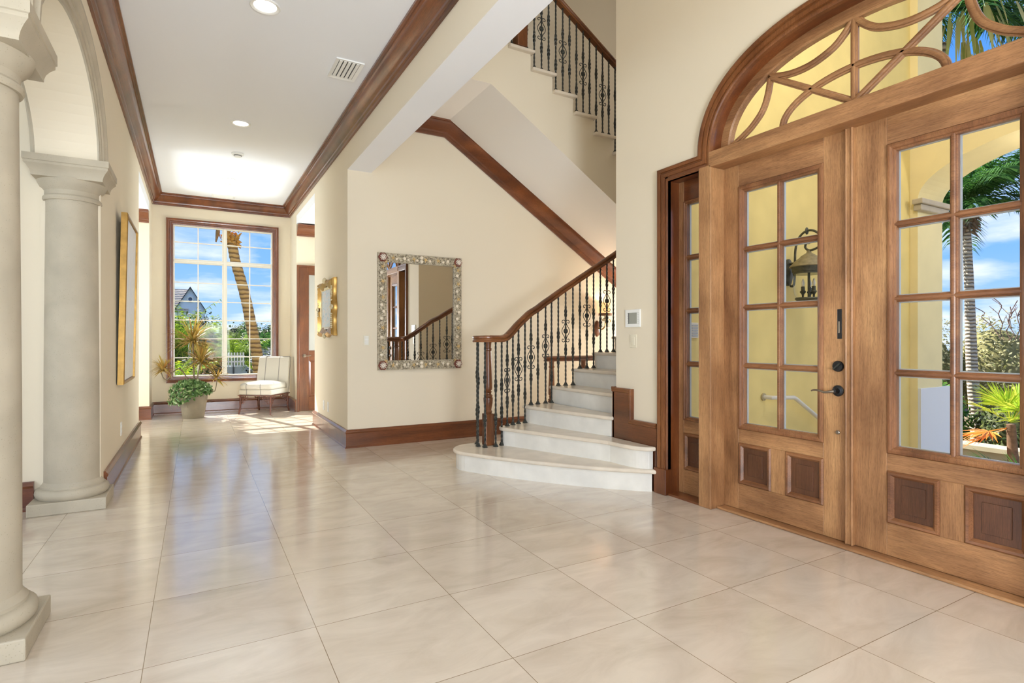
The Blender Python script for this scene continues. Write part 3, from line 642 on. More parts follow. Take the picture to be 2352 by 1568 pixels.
# ------------------------------------------------------------------ wrought iron balusters
def baluster(parent, x, y, z0, z1, zro=0, along=0.0, ph=0.0):
    b = MB(); h = z1 - z0; n = max(24, int(h / 0.0125)); rs = []
    if zro: sw = [(zro - z0 + 0.20, 0.075), (zro - z0 - 0.21, 0.075)]
    else: sw = [(h * 0.62 + 0.06 * math.sin(ph), 0.085), (h * 0.30 + 0.05 * math.cos(ph), 0.085)]
    for i in range(n + 1):
        z = h * i / n; w = 0.0078; tw = z * 34 + ph
        for c, l in sw:
            t = abs(z - c) / l
            if t < 1: w += 0.0058 * math.cos(t * PI / 2) ** 1.3
        rs.append([(x + w * 1.3 * math.cos(tw + PI / 4 + PI / 2 * j), y + w * 1.3 * math.sin(tw + PI / 4 + PI / 2 * j), z0 + z) for j in range(4)])
    b.rings(rs)
    o = b.build('baluster', M['iron'], parent)
    s = MB()
    for w, a, c in ((0.019, 0, 0.010), (0.014, 0.010, 0.020), (0.011, 0.020, 0.030)): s.box(x - w, x + w, y - w, y + w, z0 + a, z0 + c)
    s.build('shoe', M['iron'], o)
    if zro:
        ca, sa = math.cos(along), math.sin(along)
        P = lambda u, v, w=0: (x + u * ca - w * sa, y + u * sa + w * ca, zro + v)
        g = MB()
        for sg in (-1, 1):
            pts = [P(sg * u, v) for u, v in smooth_pts([(0.010, 0.083), (0.018, 0.062), (0.043, 0.026), (0.050, 0.0), (0.043, -0.026), (0.018, -0.062), (0.010, -0.083)], 4)]
            g.tube(pts, 0.0042, 6)
            for sv in (-1, 1):
                sc = [(0.008, 0.078), (0.006, 0.100), (0.018, 0.117), (0.036, 0.117), (0.048, 0.104), (0.044, 0.090), (0.032, 0.088), (0.027, 0.096)]
                g.tube([P(sg * u, sv * v) for u, v in smooth_pts(sc, 3)], 0.0042, 6)
        for sv in (-1, 1): g.sphere(P(0, sv * 0.086), 0.013, 8, 6)
        g.build('scroll_ornament', M['iron'], o, smooth=50)
        r = MB()
        for k in range(8):
            a = 2 * PI * k / 8; c = P(0.018 * math.cos(a), 0.018 * math.sin(a)); r.sphere(c, 0.012, 6, 5)
        r.sphere(P(0, 0), 0.018, 10, 8)
        r.build('rosette', M['iron'], o, smooth=50)
    return o
def newel(parent, x, y, z0, s, zb, ztop, name='newel_post'):
    b = MB(); h = s / 2
    n = MB().box(x - h, x + h, y - h, y + h, z0, zb).build(name, M['case_z'], parent, bevel=0.006)
    pr = [(0.0, 0), (0.034, 0), (0.040, 0.02), (0.032, 0.035), (0.034, 0.05), (0.044, 0.10), (0.047, 0.135), (0.047, 0.155), (0.038, 0.160), (0.044, 0.170), (0.044, 0.180), (0.030, 0.190), (0.030, 0.203), (0.038, 0.212), (0.028, 0.222), (0.038, 0.234), (0.041, 0.25)]
    pr = [(r, zb + v) for r, v in pr] + [(0.041, zb + 0.30), (0.031, ztop - 0.11), (0.028, ztop - 0.088), (0.037, ztop - 0.080), (0.037, ztop - 0.066), (0.029, ztop - 0.058), (0.031, ztop - 0.02), (0.036, ztop), (0.0, ztop)]
    MB().lathe(pr, (x, y, 0), 32, flute=(zb + 0.26, ztop - 0.10)).build('turned_shaft', M['case_z'], n, smooth=35)
    return n
RAILP = [(-0.030, 0.0), (-0.034, 0.012), (-0.026, 0.020), (-0.024, 0.030), (-0.034, 0.040), (-0.034, 0.052), (-0.022, 0.062), (0.0, 0.066), (0.022, 0.062), (0.034, 0.052), (0.034, 0.040), (0.024, 0.030), (0.026, 0.020), (0.034, 0.012), (0.030, 0.0)]
def rail3(mb, P):
    rs = []
    for i, p in enumerate(P):
        a, b_ = Vector(P[max(i - 1, 0)]), Vector(P[min(i + 1, len(P) - 1)]); t = (b_ - a).normalized()
        side = Vector((t.y, -t.x, 0)).normalized(); up = side.cross(t)
        rs.append([tuple(Vector(p) + side * u + up * v) for u, v in RAILP])
    return mb.rings(rs)
lo = empty('stair_railing', (2.5, 4.89, RS), 'lower stair railing of black iron balusters with wooden handrail', 'railing')
newel(lo, 2.500, 4.892, RS, 0.092, RS + 0.31, 1.19)
LOW = [(2.685, 4.84, 2, 1.211, .81), (2.775, 4.885, 2, 1.269, 0), (2.857, 4.914, 2, 1.333, .914), (2.946, 4.935, 2, 1.399, 0), (3.031, 4.955, 3, 1.46, 1.03), (3.128, 4.975, 3, 1.508, 0), (3.234, 4.99, 3, 1.574, 1.146), (3.316, 5.0, 3, 1.621, 0),
       (3.41, 5.01, 4, 1.678, 0), (3.507, 5.01, 4, 1.738, 1.306), (3.604, 5.01, 4, 1.796, 0), (3.698, 5.01, 5, 1.854, 0), (3.794, 5.01, 5, 1.910, 1.48), (3.888, 5.01, 5, 1.967, 0), (3.984, 5.01, 6, 2.024, 0), (4.078, 5.01, 6, 2.082, 1.653), (4.172, 5.01, 6, 2.138, 0)]
x, zt = 4.172, 2.138
for k in range(7, 14):
    for j in range(3):
        x += 0.0957; zt += 0.0597; LOW.append((x, 5.01, k, zt, zt - 0.485 if j == 1 else 0))
ring = [(2.380, 4.872, 1, 1.19, 0), (2.425, 4.985, 1, 1.19, 0), (2.413, 4.790, 1, 1.19, 0), (2.523, 4.778, 1, 1.19, 0), (2.607, 4.812, 1, 1.195, 0)]
for i, (x, y, k, z1, ro) in enumerate(ring + LOW):
    al = 0.5 if (x < 2.8) else (0.2 if x < 3.3 else 0.0)
    baluster(lo, x, y, k * RS, z1 + 0.006, ro, al, i * 1.3)
hp = [(2.46, 4.765, 1.188), (2.53, 4.772, 1.188), (2.607, 4.806, 1.190), (2.66, 4.828, 1.203)] + [(a, b_, c) for a, b_, k, c, _ in LOW] + [(6.35, 5.01, 3.50)]
hr = rail3(MB(), smooth_pts(hp, 4)).build('handrail', M['case_x'], lo, smooth=40)
vol = [(u + 0.095, v) for u, v in RAILP[7:]][::-1]
MB().lathe([(0.0, 1.188 + RAILP[-1][1])] + [(0.105 + u, 1.188 + v) for u, v in RAILP[8:][::-1]] + [(0.0, 1.188 + 0.066)], (2.472, 4.872, 0), 40).build('volute_cap', M['case_x'], hr, smooth=40)

up = empty('stair_railing', (3.4, 5.13, 4.1), 'upper stair railing of black iron balusters above the sloping soffit', 'railing')
UP = []
for k in range(-1, 9):
    for j, fx in enumerate((0.012, 0.105, 0.197)):
        x = XU(k - 1) + fx - 0.0; UP.append((x, k, ZU(k) + 0.457 if j == 1 else 0))
RU = lambda x: 4.942 - 0.6345 * (x - 3.451) + 0.02      # underside of the upper handrail
for i, (x, k, ro) in enumerate(UP):
    baluster(up, x, 5.135, ZU(k), RU(x) + 0.006, ro, 0.0, i * 1.7 + 0.5)
rail3(MB(), [(2.85, 5.135, RU(2.85)), (5.9, 5.135, RU(5.9))]).build('handrail', M['case_x'], up, smooth=40)
MB().box(2.945, 3.065, 5.075, 5.195, ZU(-1), 5.75).build('newel_post', M['case_z'], up, bevel=0.008)

# small guard rail beside the stairs down
gr = empty('guard_railing', (3.75, 5.75, 0), 'low wooden guard rail seen through the iron balusters', 'railing')
newel(gr, 3.815, 5.75, 0, 0.10, 0.30, 0.95)
newel(gr, 4.30, 5.75, 0, 0.10, 0.30, 0.95)
rail3(MB(), [(3.72, 5.75, 0.945), (5.3, 5.75, 0.945)]).build('handrail', M['dark_x'], gr, smooth=40)
# ------------------------------------------------------------------ tall hall window
w1 = empty('window_1', (0.43, WF, WZ0), 'tall hall window with white muntins and a dark wood casing', 'window', kind='structure')
WC = [(0, -0.02), (0, 0.014), (0.012, 0.018), (0.028, 0.018), (0.032, 0.010), (0.050, 0.012), (0.060, 0.022), (0.078, 0.026), (0.092, 0.034), (0.098, 0.034), (0.098, 0)]
MPY = lambda y: (lambda a, b_, q: (a, y - q, b_))
rc = [(-0.32, 0.602), (-0.32, 3.105), (1.184, 3.105), (1.184, 0.602)]
MB().sweep(rc, WC, MPY(WF), closed=True).build('casing', M['dark_z'], w1, smooth=25)
fr = MB()
IW = [(0.03, 0.0), (0.0, 0.0), (-0.008, 0.006), (-0.02, 0.006), (-0.02, 0.05), (0.03, 0.05)]
fr.sweep(rc, [(a, q) for a, q in IW], lambda a, b_, q: (a, WF + 0.02 + q, b_), closed=True)
fr.box(0.394, 0.470, WF + 0.025, WF + 0.085, 0.60, 3.105)
fr.box(-0.32, 1.184, WF + 0.028, WF + 0.082, 2.478, 2.552)
fr.box(0.412, 0.452, WF + 0.012, WF + 0.03, 0.60, 3.105); fr.box(-0.32, 1.184, WF + 0.014, WF + 0.03, 2.498, 2.532)
fr.build('frame', M['window_white'], w1, bevel=0.004)
g = MB(); ym = WF + 0.046
for xx in (0.036, 0.822): g.box(xx - 0.009, xx + 0.009, ym, ym + 0.022, 0.60, 3.10)
for i in range(1, 6): zz = 0.602 + (2.478 - 0.602) / 6 * i; g.box(-0.31, 1.17, ym + 0.001, ym + 0.021, zz - 0.009, zz + 0.009)
g.box(-0.31, 1.17, ym + 0.001, ym + 0.021, 2.828 - 0.009, 2.828 + 0.009)
g.build('muntin_grid', M['window_white'], w1)
MB().box(-0.33, 1.19, WF + 0.056, WF + 0.058, 0.595, 3.11).build('glass', M['glass'], w1)

# ------------------------------------------------------------------ passage door
dr = empty('door_3', (1.485, 9.975, 0), 'brown panelled door with a glass pane in the right passage', 'door', kind='structure')
MB().box(1.482, 1.520, 9.945, 9.98, 0, 2.47).box(1.520, 2.40, 9.945, 9.98, 2.44, 2.47).build('jamb', M['dark_z'], dr, bevel=0.003)
MB().box(1.522, 1.672, 9.955, 9.978, 0.01, 2.44).build('stile', M['dark_z'], dr, bevel=0.002)
MB().box(1.672, 2.4, 9.955, 9.978, 2.31, 2.44).box(1.672, 2.4, 9.955, 9.978, 0.86, 1.03).box(1.672, 2.4, 9.955, 9.978, 0.01, 0.25).build('rail', M['dark_x'], dr, bevel=0.002)
MB().box(1.68, 2.4, 9.968, 9.976, 0.25, 0.86).build('panel', M['dark_z'], dr)
MB().sweep([(1.672, 0.25), (1.672, 0.86), (2.4, 0.86), (2.4, 0.25)], [(0, 0), (-0.01, 0.01), (-0.03, 0), (-0.03, -0.01), (0, -0.01)], lambda a, b_, q: (a, 9.955 - q, b_), closed=True).build('panel_moulding', M['dark_z'], dr)
MB().box(1.676, 2.4, 9.964, 9.968, 1.03, 2.31).build('frosted_glass', plain('frosted_pane', (176, 176, 170), 0.35), dr)
lh = MB().rings([[(1.60 + r * math.cos(2 * PI * i / 20), h, 0.94 + r * math.sin(2 * PI * i / 20)) for i in range(20)] for r, h in ((1e-4, 9.955), (0.028, 9.955), (0.028, 9.945), (0.012, 9.938), (0.012, 9.905), (1e-4, 9.905))])
lh.tube([(1.60, 9.91, 0.94), (1.64, 9.905, 0.938), (1.70, 9.91, 0.945)], 0.009, 8)
lh.build('lever_handle', M['steel'], dr, smooth=40)

# ------------------------------------------------------------------ ceiling fixtures
LY = (4.318, 6.79, 9.255)
for y, lab in zip(LY, ('recessed ceiling downlight nearest the camera', 'middle recessed downlight of the three in the hall ceiling', 'farthest recessed downlight by the window end of the ceiling')):
    t = empty('ceiling_downlight', (0.43, y, HC), lab, 'ceiling light', 'hall downlights')
    MB().lathe([(0.078, HC + 0.0), (0.100, HC + 0.0), (0.102, HC - 0.004), (0.096, HC - 0.009), (0.080, HC - 0.006), (0.074, HC + 0.0), (0.070, HC + 0.05), (0.078, HC + 0.05)], (0.43, y, 0), 40).build('trim_ring', M['white'], t, smooth=40)
    MB().lathe([(0.0, HC - 0.002), (0.076, HC - 0.002), (0.076, HC - 0.001), (0.0, HC - 0.001)], (0.43, y, 0), 32).build('lens', M['lamp'], t)
for x, y, s, lab in ((0.465, 7.90, 1.0, 'white smoke detector between two ceiling downlights'), (0.43, 9.49, 0.62, 'small round white sensor on the ceiling beyond the last downlight')):
    t = empty('smoke_detector', (x, y, HC), lab, 'detector')
    MB().lathe([(0, HC), (0.072 * s, HC), (0.072 * s, HC - 0.018 * s), (0.062 * s, HC - 0.026 * s), (0, HC - 0.026 * s)], (x, y, 0), 32).build('base', M['white'], t, smooth=35)
    MB().lathe([(0, HC - 0.024 * s), (0.045 * s, HC - 0.026 * s), (0.040 * s, HC - 0.045 * s), (0.03 * s, HC - 0.048 * s), (0, HC - 0.048 * s)], (x, y, 0), 28).build('cap', M['white'], t, smooth=35)
    if s == 1: MB().lathe([(0.041, HC - 0.030), (0.046, HC - 0.030), (0.046, HC - 0.036), (0.041, HC - 0.036)], (x, y, 0), 28).build('vent_slot', M['dkgrey'], t)
def vent(x, y, w, d, n, lab, across=False):
    t = empty('ceiling_vent', (x, y, HC), lab, 'vent')
    MB().sweep([(x - w / 2, y - d / 2), (x - w / 2, y + d / 2), (x + w / 2, y + d / 2), (x + w / 2, y - d / 2)], [(0, 0), (0, 0.012), (-0.03, 0.006), (-0.03, 0)], lambda a, b_, q: (a, b_, HC - q), closed=True).build('frame', M['white'], t)
    MB().box(x - w / 2 + 0.03, x + w / 2 - 0.03, y - d / 2 + 0.03, y + d / 2 - 0.03, HC - 0.0015, HC - 0.0005).build('dark_opening', M['dkgrey'], t)
    for i in range(n):
        if across:
            yy = y - d / 2 + 0.03 + (d - 0.06) * (i + 0.5) / n; sl = MB().add([(x - w / 2 + .03, yy - .012, HC - .002), (x + w / 2 - .03, yy - .012, HC - .002), (x + w / 2 - .03, yy + .012, HC - .009), (x - w / 2 + .03, yy + .012, HC - .009), (x - w / 2 + .03, yy - .012, HC - .004), (x + w / 2 - .03, yy - .012, HC - .004), (x + w / 2 - .03, yy + .012, HC - .011), (x - w / 2 + .03, yy + .012, HC - .011)], [(0, 1, 2, 3), (7, 6, 5, 4), (0, 1, 5, 4), (2, 3, 7, 6), (1, 2, 6, 5), (3, 0, 4, 7)])
        else:
            xx = x - w / 2 + 0.03 + (w - 0.06) * (i + 0.5) / n; h = (w - 0.06) / n * 0.36
            sl = MB().box(xx - h, xx + h, y - d / 2 + 0.03, y + d / 2 - 0.03, HC - 0.010, HC - 0.004)
        sl.build('louvre', M['white'], t)
vent(1.145, 4.985, 0.235, 0.375, 5, 'square slotted white vent near the right crown moulding')
vent(0.40, 10.37, 0.34, 0.22, 3, 'white ceiling vent close to the window wall', True)

# ------------------------------------------------------------------ planter with plants
pot = empty('planter', (-0.03, 10.0, 0), 'tapered grey stone planter on the floor below the window', 'planter')
MB().lathe([(0, 0), (0.140, 0), (0.146, 0.008), (0.170, 0.16), (0.198, 0.33), (0.212, 0.40), (0.218, 0.415), (0.216, 0.43), (0.200, 0.43), (0.196, 0.37), (0.0, 0.37)], (-0.03, 10.0, 0), 48).build('pot', stone('weathered_concrete', (130, 119, 100), (92, 84, 70), scale=9), pot, smooth=35)
MB().lathe([(0, 0.372), (0.197, 0.372), (0.197, 0.385), (0, 0.395)], (-0.03, 10.0, 0), 24).build('soil', plain('potting_soil', (70, 54, 40), 0.95), pot)
drac = empty('dracaena', (-0.03, 10.0, 0.39), 'spiky dracaena with long thin striped leaves in the stone planter', 'plant')
M['drac'] = leafmat('dracaena_leaf', [(132, 106, 48), (170, 138, 66), (190, 160, 92), (140, 132, 60), (176, 122, 66)], 0.25)
stemm = plain('plant_stem', (112, 100, 78), 0.8)
def strap(mb, base, d, L, w, droop, n=6):
    d = Vector(d).normalized(); p = Vector(base); side = d.cross(Vector((0, 0, 1)))
    side = side.normalized() if side.length > 1e-3 else Vector((1, 0, 0)); vs = []
    for i in range(n + 1):
        t = i / n; ww = w * (0.5 + 0.5 * min(1, t * 6)) * (1 - t ** 2.2) + 0.0006
        vs += [tuple(p - side * ww), tuple(p + Vector((0, 0, -ww * 0.3))), tuple(p + side * ww)]
        d = (d + Vector((0, 0, -droop / n * (0.4 + 1.2 * t)))).normalized(); p = p + d * (L / n)
    fs = []
    for i in range(n):
        for j in (0, 1): a = i * 3 + j; fs.append((a, a + 1, a + 4, a + 3))
    mb.add(vs, fs)
crowns = [((-0.035, 10.0, 1.20), 0.42, 120), ((0.075, 9.96, 0.885), 0.38, 120), ((-0.42, 9.90, 0.78), 0.22, 70), ((0.295, 9.93, 0.62), 0.22, 22)]
for k, (c, L, n) in enumerate(crowns):
    b = MB()
    for i in range(n):
        a = R.uniform(0, 2 * PI); el = R.uniform(-0.35, 1.35) if k < 2 else R.uniform(-0.5, 1.3)
        strap(b, (c[0], c[1], c[2] + R.uniform(-0.05, 0.03)), (math.cos(a) * math.cos(el), math.sin(a) * math.cos(el), math.sin(el)), L * R.uniform(0.8, 1.1), 0.0135, R.uniform(0.25, 0.95))
    b.build('leaf_rosette', M['drac'], drac)
for P, r in (([(-0.02, 10.0, 0.38), (-0.025, 10.0, 0.7), (-0.035, 10.0, 1.2)], .012), ([(0.0, 9.99, 0.38), (0.02, 9.97, 0.6), (0.075, 9.96, 0.9)], .010),
             ([(-0.06, 10.0, 0.38), (-0.12, 9.99, 0.62), (-0.21, 9.98, 0.76), (-0.30, 9.97, 0.72), (-0.36, 9.96, 0.62), (-0.41, 9.96, 0.61), (-0.45, 9.96, 0.70), (-0.45, 9.96, 0.8)], .009), ([(0.05, 9.98, 0.38), (0.17, 9.95, 0.45), (0.25, 9.93, 0.40), (0.28, 9.93, 0.48), (0.295, 9.93, 0.63)], .006)):
    MB().tube(smooth_pts(P, 5), r, 8).build('stem', stemm, drac, smooth=50)
ivy = empty('ivy', (-0.03, 10.0, 0.40), 'green and white variegated ivy spilling over the planter rim', 'plant')
M['ivy'] = leafmat('variegated_leaf', [(44, 76, 32), (70, 106, 48), (120, 148, 86), (56, 90, 40), (92, 124, 64), (172, 186, 138)], 0.25)
def leafquad(mb, c, L, w, n, roll):
    n = Vector(n).normalized(); t = n.cross(Vector((0, 0, 1)));
    t = t.normalized() if t.length > 1e-3 else Vector((1, 0, 0)); b_ = n.cross(t)
    u = t * math.cos(roll) + b_ * math.sin(roll); v = n.cross(u); c = Vector(c)
    mb.add([tuple(c - u * L / 2), tuple(c + v * w / 2 - n * L * 0.06), tuple(c + u * L / 2), tuple(c - v * w / 2 - n * L * 0.06), ], [(0, 1, 2, 3)])
b = MB()
for i in range(1500):
    a = R.uniform(0, 2 * PI); front = max(0, -math.sin(a - 0.35))
    r = 0.255 * math.sqrt(R.random()) + R.uniform(0, 0.05); z = 0.43 + 0.13 * (1 - (r / 0.29) ** 2) + R.uniform(-0.03, 0.04)
    if r > 0.20 and R.random() < 0.75:
        left = max(0.0, -math.cos(a)); r = 0.215 + R.uniform(0.0, 0.07) ; z = 0.44 - R.uniform(0, 0.06 + 0.17 * (left + 0.5 * front * (1 if math.cos(a) < 0.2 else 0.2)))
    c = (-0.03 + r * 1.05 * math.cos(a) - 0.035, 10.0 + r * math.sin(a), z)
    nn = (math.cos(a) * 0.6 + R.gauss(0, 0.4), math.sin(a) * 0.6 + R.gauss(0, 0.4) - 0.2, 0.5 + R.gauss(0, 0.4))
    leafquad(b, c, R.uniform(0.05, 0.085), R.uniform(0.024, 0.036), nn, R.uniform(0, 6.28))
b.build('foliage', M['ivy'], ivy)
for P in ([(-0.25, 9.92, 0.42), (-0.34, 9.90, 0.30), (-0.36, 9.88, 0.22), (-0.31, 9.87, 0.16)], [(0.17, 9.90, 0.43), (0.14, 9.79, 0.30), (0.20, 9.78, 0.25)], [(-0.1, 9.80, 0.42), (-0.12, 9.76, 0.25), (-0.10, 9.77, 0.18)], [(-0.22, 9.86, 0.40), (-0.26, 9.80, 0.26), (-0.22, 9.79, 0.19)]):
    MB().tube(smooth_pts(P, 6), 0.003, 5).build('trailing_stem', stemm, ivy)

# ------------------------------------------------------------------ slipper chair
ch = empty('slipper_chair', (1.0, 10.15, 0), 'armless cream striped slipper chair with carved bamboo legs by the window', 'chair', rz=-math.atan2(0.6, 0.8), local=True)
m, nt, p = base('striped_linen'); tc = N(nt, 'ShaderNodeTexCoord'); sp = N(nt, 'ShaderNodeSeparateXYZ'); nt.links.new(tc.outputs['Object'], sp.inputs[0])
w_ = N(nt, 'ShaderNodeMath', operation='ADD'); w_.inputs[1].default_value = 5.0 + 0.1625; nt.links.new(sp.outputs['X'], w_.inputs[0])
md = N(nt, 'ShaderNodeMath', operation='MODULO'); md.inputs[1].default_value = 0.245; nt.links.new(w_.outputs[0], md.inputs[0])
sb = N(nt, 'ShaderNodeMath', operation='SUBTRACT'); sb.inputs[1].default_value = 0.1225; nt.links.new(md.outputs[0], sb.inputs[0])
ab = N(nt, 'ShaderNodeMath', operation='ABSOLUTE'); nt.links.new(sb.outputs[0], ab.inputs[0])
ls = N(nt, 'ShaderNodeMath', operation='LESS_THAN'); ls.inputs[1].default_value = 0.0075; nt.links.new(ab.outputs[0], ls.inputs[0])
mx = N(nt, 'ShaderNodeMix', data_type='RGBA'); nt.links.new(ls.outputs[0], mx.inputs['Factor']); mx.inputs['A'].default_value = s2l((204, 199, 187)); mx.inputs['B'].default_value = s2l((150, 146, 140))
nt.links.new(mx.outputs['Result'], p.inputs['Base Color']); p.inputs['Roughness'].default_value = 0.85; M['linen'] = m
pip = plain('grey_piping', (128, 122, 114), 0.8)
MB().box(-0.285, 0.285, -0.285, 0.285, 0.315, 0.405).build('seat_base', M['linen'], ch, bevel=0.022, seg=4, smooth=60)
cu = MB(); rs = []
for z, s in ((0.405, 0.255), (0.408, 0.275), (0.425, 0.287), (0.470, 0.287), (0.492, 0.275), (0.515, 0.22), (0.530, 0.10), (0.532, 0.01)):
    ring_ = []
    for i in range(32):
        a = 2 * PI * i / 32; c, s_ = math.cos(a), math.sin(a); e_ = 0.28
        ring_.append((s * math.copysign(abs(c) ** e_, c), -0.03 + s * 0.94 * math.copysign(abs(s_) ** e_, s_), z))
    rs.append(ring_)
cu.rings(rs).build('seat_cushion', M['linen'], ch, smooth=50)
bk = MB()
secs = [(0.36, 0.225, 0.285, 0.285), (0.55, 0.235, 0.305, 0.285), (0.75, 0.265, 0.335, 0.28), (0.885, 0.285, 0.355, 0.275), (0.915, 0.300, 0.350, 0.27), (0.922, 0.315, 0.335, 0.26)]
bk.rings([[(-w, y0, z), (w, y0, z), (w, y1, z), (-w, y1, z)] for z, y0, y1, w in secs]).build('backrest', M['linen'], ch, bevel=0.018, seg=3, smooth=60)
pi_ = MB()
pi_.tube([(0.288, y, z) for z, y in ((0.36, 0.262), (0.55, 0.272), (0.75, 0.30), (0.885, 0.32), (0.915, 0.325))] + [(0.262, 0.325, 0.925), (-0.262, 0.325, 0.925)], 0.004, 6)
pi_.build('piping', pip, ch)
bamb = plain('bamboo_lacquer', (98, 52, 34), 0.3, 0.6, var=0.35, scale=30)
MB().sweep([(-0.285, -0.285), (-0.285, 0.285), (0.285, 0.285), (0.285, -0.285)], [(0.006, 0.298), (0.006, 0.314), (-0.03, 0.314), (-0.03, 0.298)], XY, closed=True).build('seat_frame', bamb, ch, bevel=0.003)
for sx in (-1, 1):
    for sy in (-1, 1):
        lx, ly = sx * 0.262, sy * 0.262
        P = [(lx, ly, 0.30), (lx, ly, 0.12), (lx + 0.004 * sx, ly + 0.01 * sy, 0.06), (lx + 0.012 * sx, ly + 0.03 * sy, 0.0)]
        pts = smooth_pts(P, 6); rr_ = [0.0135 + 0.004 * (1 if i % 4 == 0 else 0) - 0.002 * i / len(pts) for i in range(len(pts))]
        lg = MB().tube(pts, rr_, 10).build('leg', bamb, ch, smooth=40)
        f = MB()
        for ux, uy in ((-sx, 0), (0, -sy)):
            Q = lambda u, z: (lx + ux * u, ly + uy * u, z)
            for a_, b_ in (((0.0, 0.27), (0.15, 0.27)), ((0.0, 0.225), (0.10, 0.225)), ((0.0, 0.18), (0.055, 0.18)), ((0.045, 0.30), (0.045, 0.165)), ((0.09, 0.30), (0.09, 0.21)), ((0.13, 0.30), (0.13, 0.25)), ((0.045, 0.18), (0.075, 0.20)), ((0.09, 0.225), (0.12, 0.245))):
                f.tube([Q(*a_), Q(*b_)], 0.0055, 6)
        f.build('fretwork_bracket', bamb, lg)

# ------------------------------------------------------------------ pictures
pa = empty('painting', (-0.60, 6.525, 0.80), 'tall abstract painting in a flat gold frame on the left hall wall', 'painting', local=True)
pa.rotation_euler = (0, math.radians(1.1), 0)
z0, z1, y0, y1 = 0.01, 1.545, -0.505, 0.505
FP = [(0, 0.0), (0, 0.045), (-0.012, 0.052), (-0.022, 0.050), (-0.022, 0.0)]
MB().sweep(rect(y0, y1, z0, z1), FP, lambda a, b_, q: (q - 0.004, a, b_), closed=True).build('frame', M['gold'], pa)
MB().sweep(rect(y0 + 0.022, y1 - 0.022, z0 + 0.022, z1 - 0.022), [(0, 0.0), (0, 0.034), (-0.006, 0.034), (-0.006, 0.0)], lambda a, b_, q: (q - 0.004, a, b_), closed=True).build('inner_frame', M['dark_z'], pa)
def canvas(name, cols, sc, stretch):
    m, nt, p = base(name); tc = N(nt, 'ShaderNodeTexCoord'); mp = N(nt, 'ShaderNodeMapping'); mp.inputs['Scale'].default_value = stretch; nt.links.new(tc.outputs['Object'], mp.inputs['Vector'])
    nz = N(nt, 'ShaderNodeTexNoise'); nz.inputs['Scale'].default_value = sc; nz.inputs['Detail'].default_value = 10; nz.inputs['Roughness'].default_value = 0.7; nz.inputs['Distortion'].default_value = 1.2; nt.links.new(mp.outputs[0], nz.inputs['Vector'])
    r = N(nt, 'ShaderNodeValToRGB'); e = r.color_ramp.elements; e[0].position = 0.25; e[0].color = s2l(cols[0]); e[1].position = 0.75; e[1].color = s2l(cols[-1])
    for i, c in enumerate(cols[1:-1]): k = e.new(0.25 + 0.5 * (i + 1) / (len(cols) - 1)); k.color = s2l(c)
    nt.links.new(nz.outputs['Fac'], r.inputs['Fac']); nt.links.new(r.outputs['Color'], p.inputs['Base Color']); p.inputs['Roughness'].default_value = 0.45
    return m
MB().box(0.020, 0.030, y0 + 0.03, y1 - 0.03, z0 + 0.03, z1 - 0.03).build('canvas', canvas('abstract_paint', [(150, 160, 178), (214, 220, 230), (244, 245, 246), (234, 232, 226), (248, 248, 248), (198, 196, 190)], 5, (1, 3.5, 1.0)), pa)

pb = empty('painting', (WR, 7.33, 1.25), 'small seascape painting in an ornate gilded frame on the right hall wall', 'painting')
y0, y1, z0, z1 = 6.87, 7.76, 1.262, 1.952
def orn(n=14):
    P = []
    for a, b_ in (((y0, z0), (y0, z1)), ((y0, z1), (y1, z1)), ((y1, z1), (y1, z0)), ((y1, z0), (y0, z0))):
        dx_, dz_ = b_[0] - a[0], b_[1] - a[1]; L = math.hypot(dx_, dz_); nx, nz_ = -dz_ / L, dx_ / L
        for i in range(n):
            t = i / n; k = 0.016 * math.cos(4 * PI * t) + 0.012 * (math.exp(-((t - 0.5) / 0.09) ** 2)) - 0.006
            if t == 0: k = 0.012
            P.append((a[0] + dx_ * t + nx * k, a[1] + dz_ * t + nz_ * k))
    return P
OP = [(0.0, 0.0), (0.0, 0.030), (-0.008, 0.052), (-0.022, 0.072), (-0.040, 0.062), (-0.062, 0.050), (-0.085, 0.038), (-0.085, 0.0)]
MB().sweep(orn(), OP, lambda a, b_, q: (WR - q, a, b_), closed=True).build('frame', M['gold'], pb, smooth=40)
MB().sweep(rect(y0 + 0.085, y1 - 0.085, z0 + 0.085, z1 - 0.085), [(0.004, 0.0), (0.004, 0.044), (-0.02, 0.036), (-0.026, 0.028), (-0.026, 0.0)], lambda a, b_, q: (WR - q, a, b_), closed=True).build('liner', M['giltwhite'], pb)
MB().box(WR - 0.026, WR - 0.016, y0 + 0.1, y1 - 0.1, z0 + 0.1, z1 - 0.1).build('canvas', canvas('seascape_paint', [(120, 140, 160), (172, 188, 200), (206, 214, 216), (214, 196, 184), (150, 170, 190)], 7, (1, 1.2, 2.5)), pb)
o = MB()
for (yy, zz, s) in ((7.315, 1.955, 1.0), (7.315, 1.262, 0.9), (6.88, 1.607, 0.8), (7.75, 1.607, 0.8)):
    for k in range(7):
        a = 2 * PI * k / 7; o.sphere((WR - 0.064, yy + 0.045 * s * math.cos(a), zz + 0.022 * s * math.sin(a)), 0.019 * s, 7, 5)
    o.sphere((WR - 0.068, yy, zz), 0.026 * s, 8, 6)
for i in range(26):
    zz = z0 + 0.05 + (z1 - z0 - 0.1) * i / 25
    for yy in (y0 + 0.03, y1 - 0.03): o.sphere((WR - 0.062, yy + 0.008 * math.sin(i * 1.9), zz), 0.012, 6, 4)
o.build('carved_ornament', M['giltwhite'], pb, smooth=50)

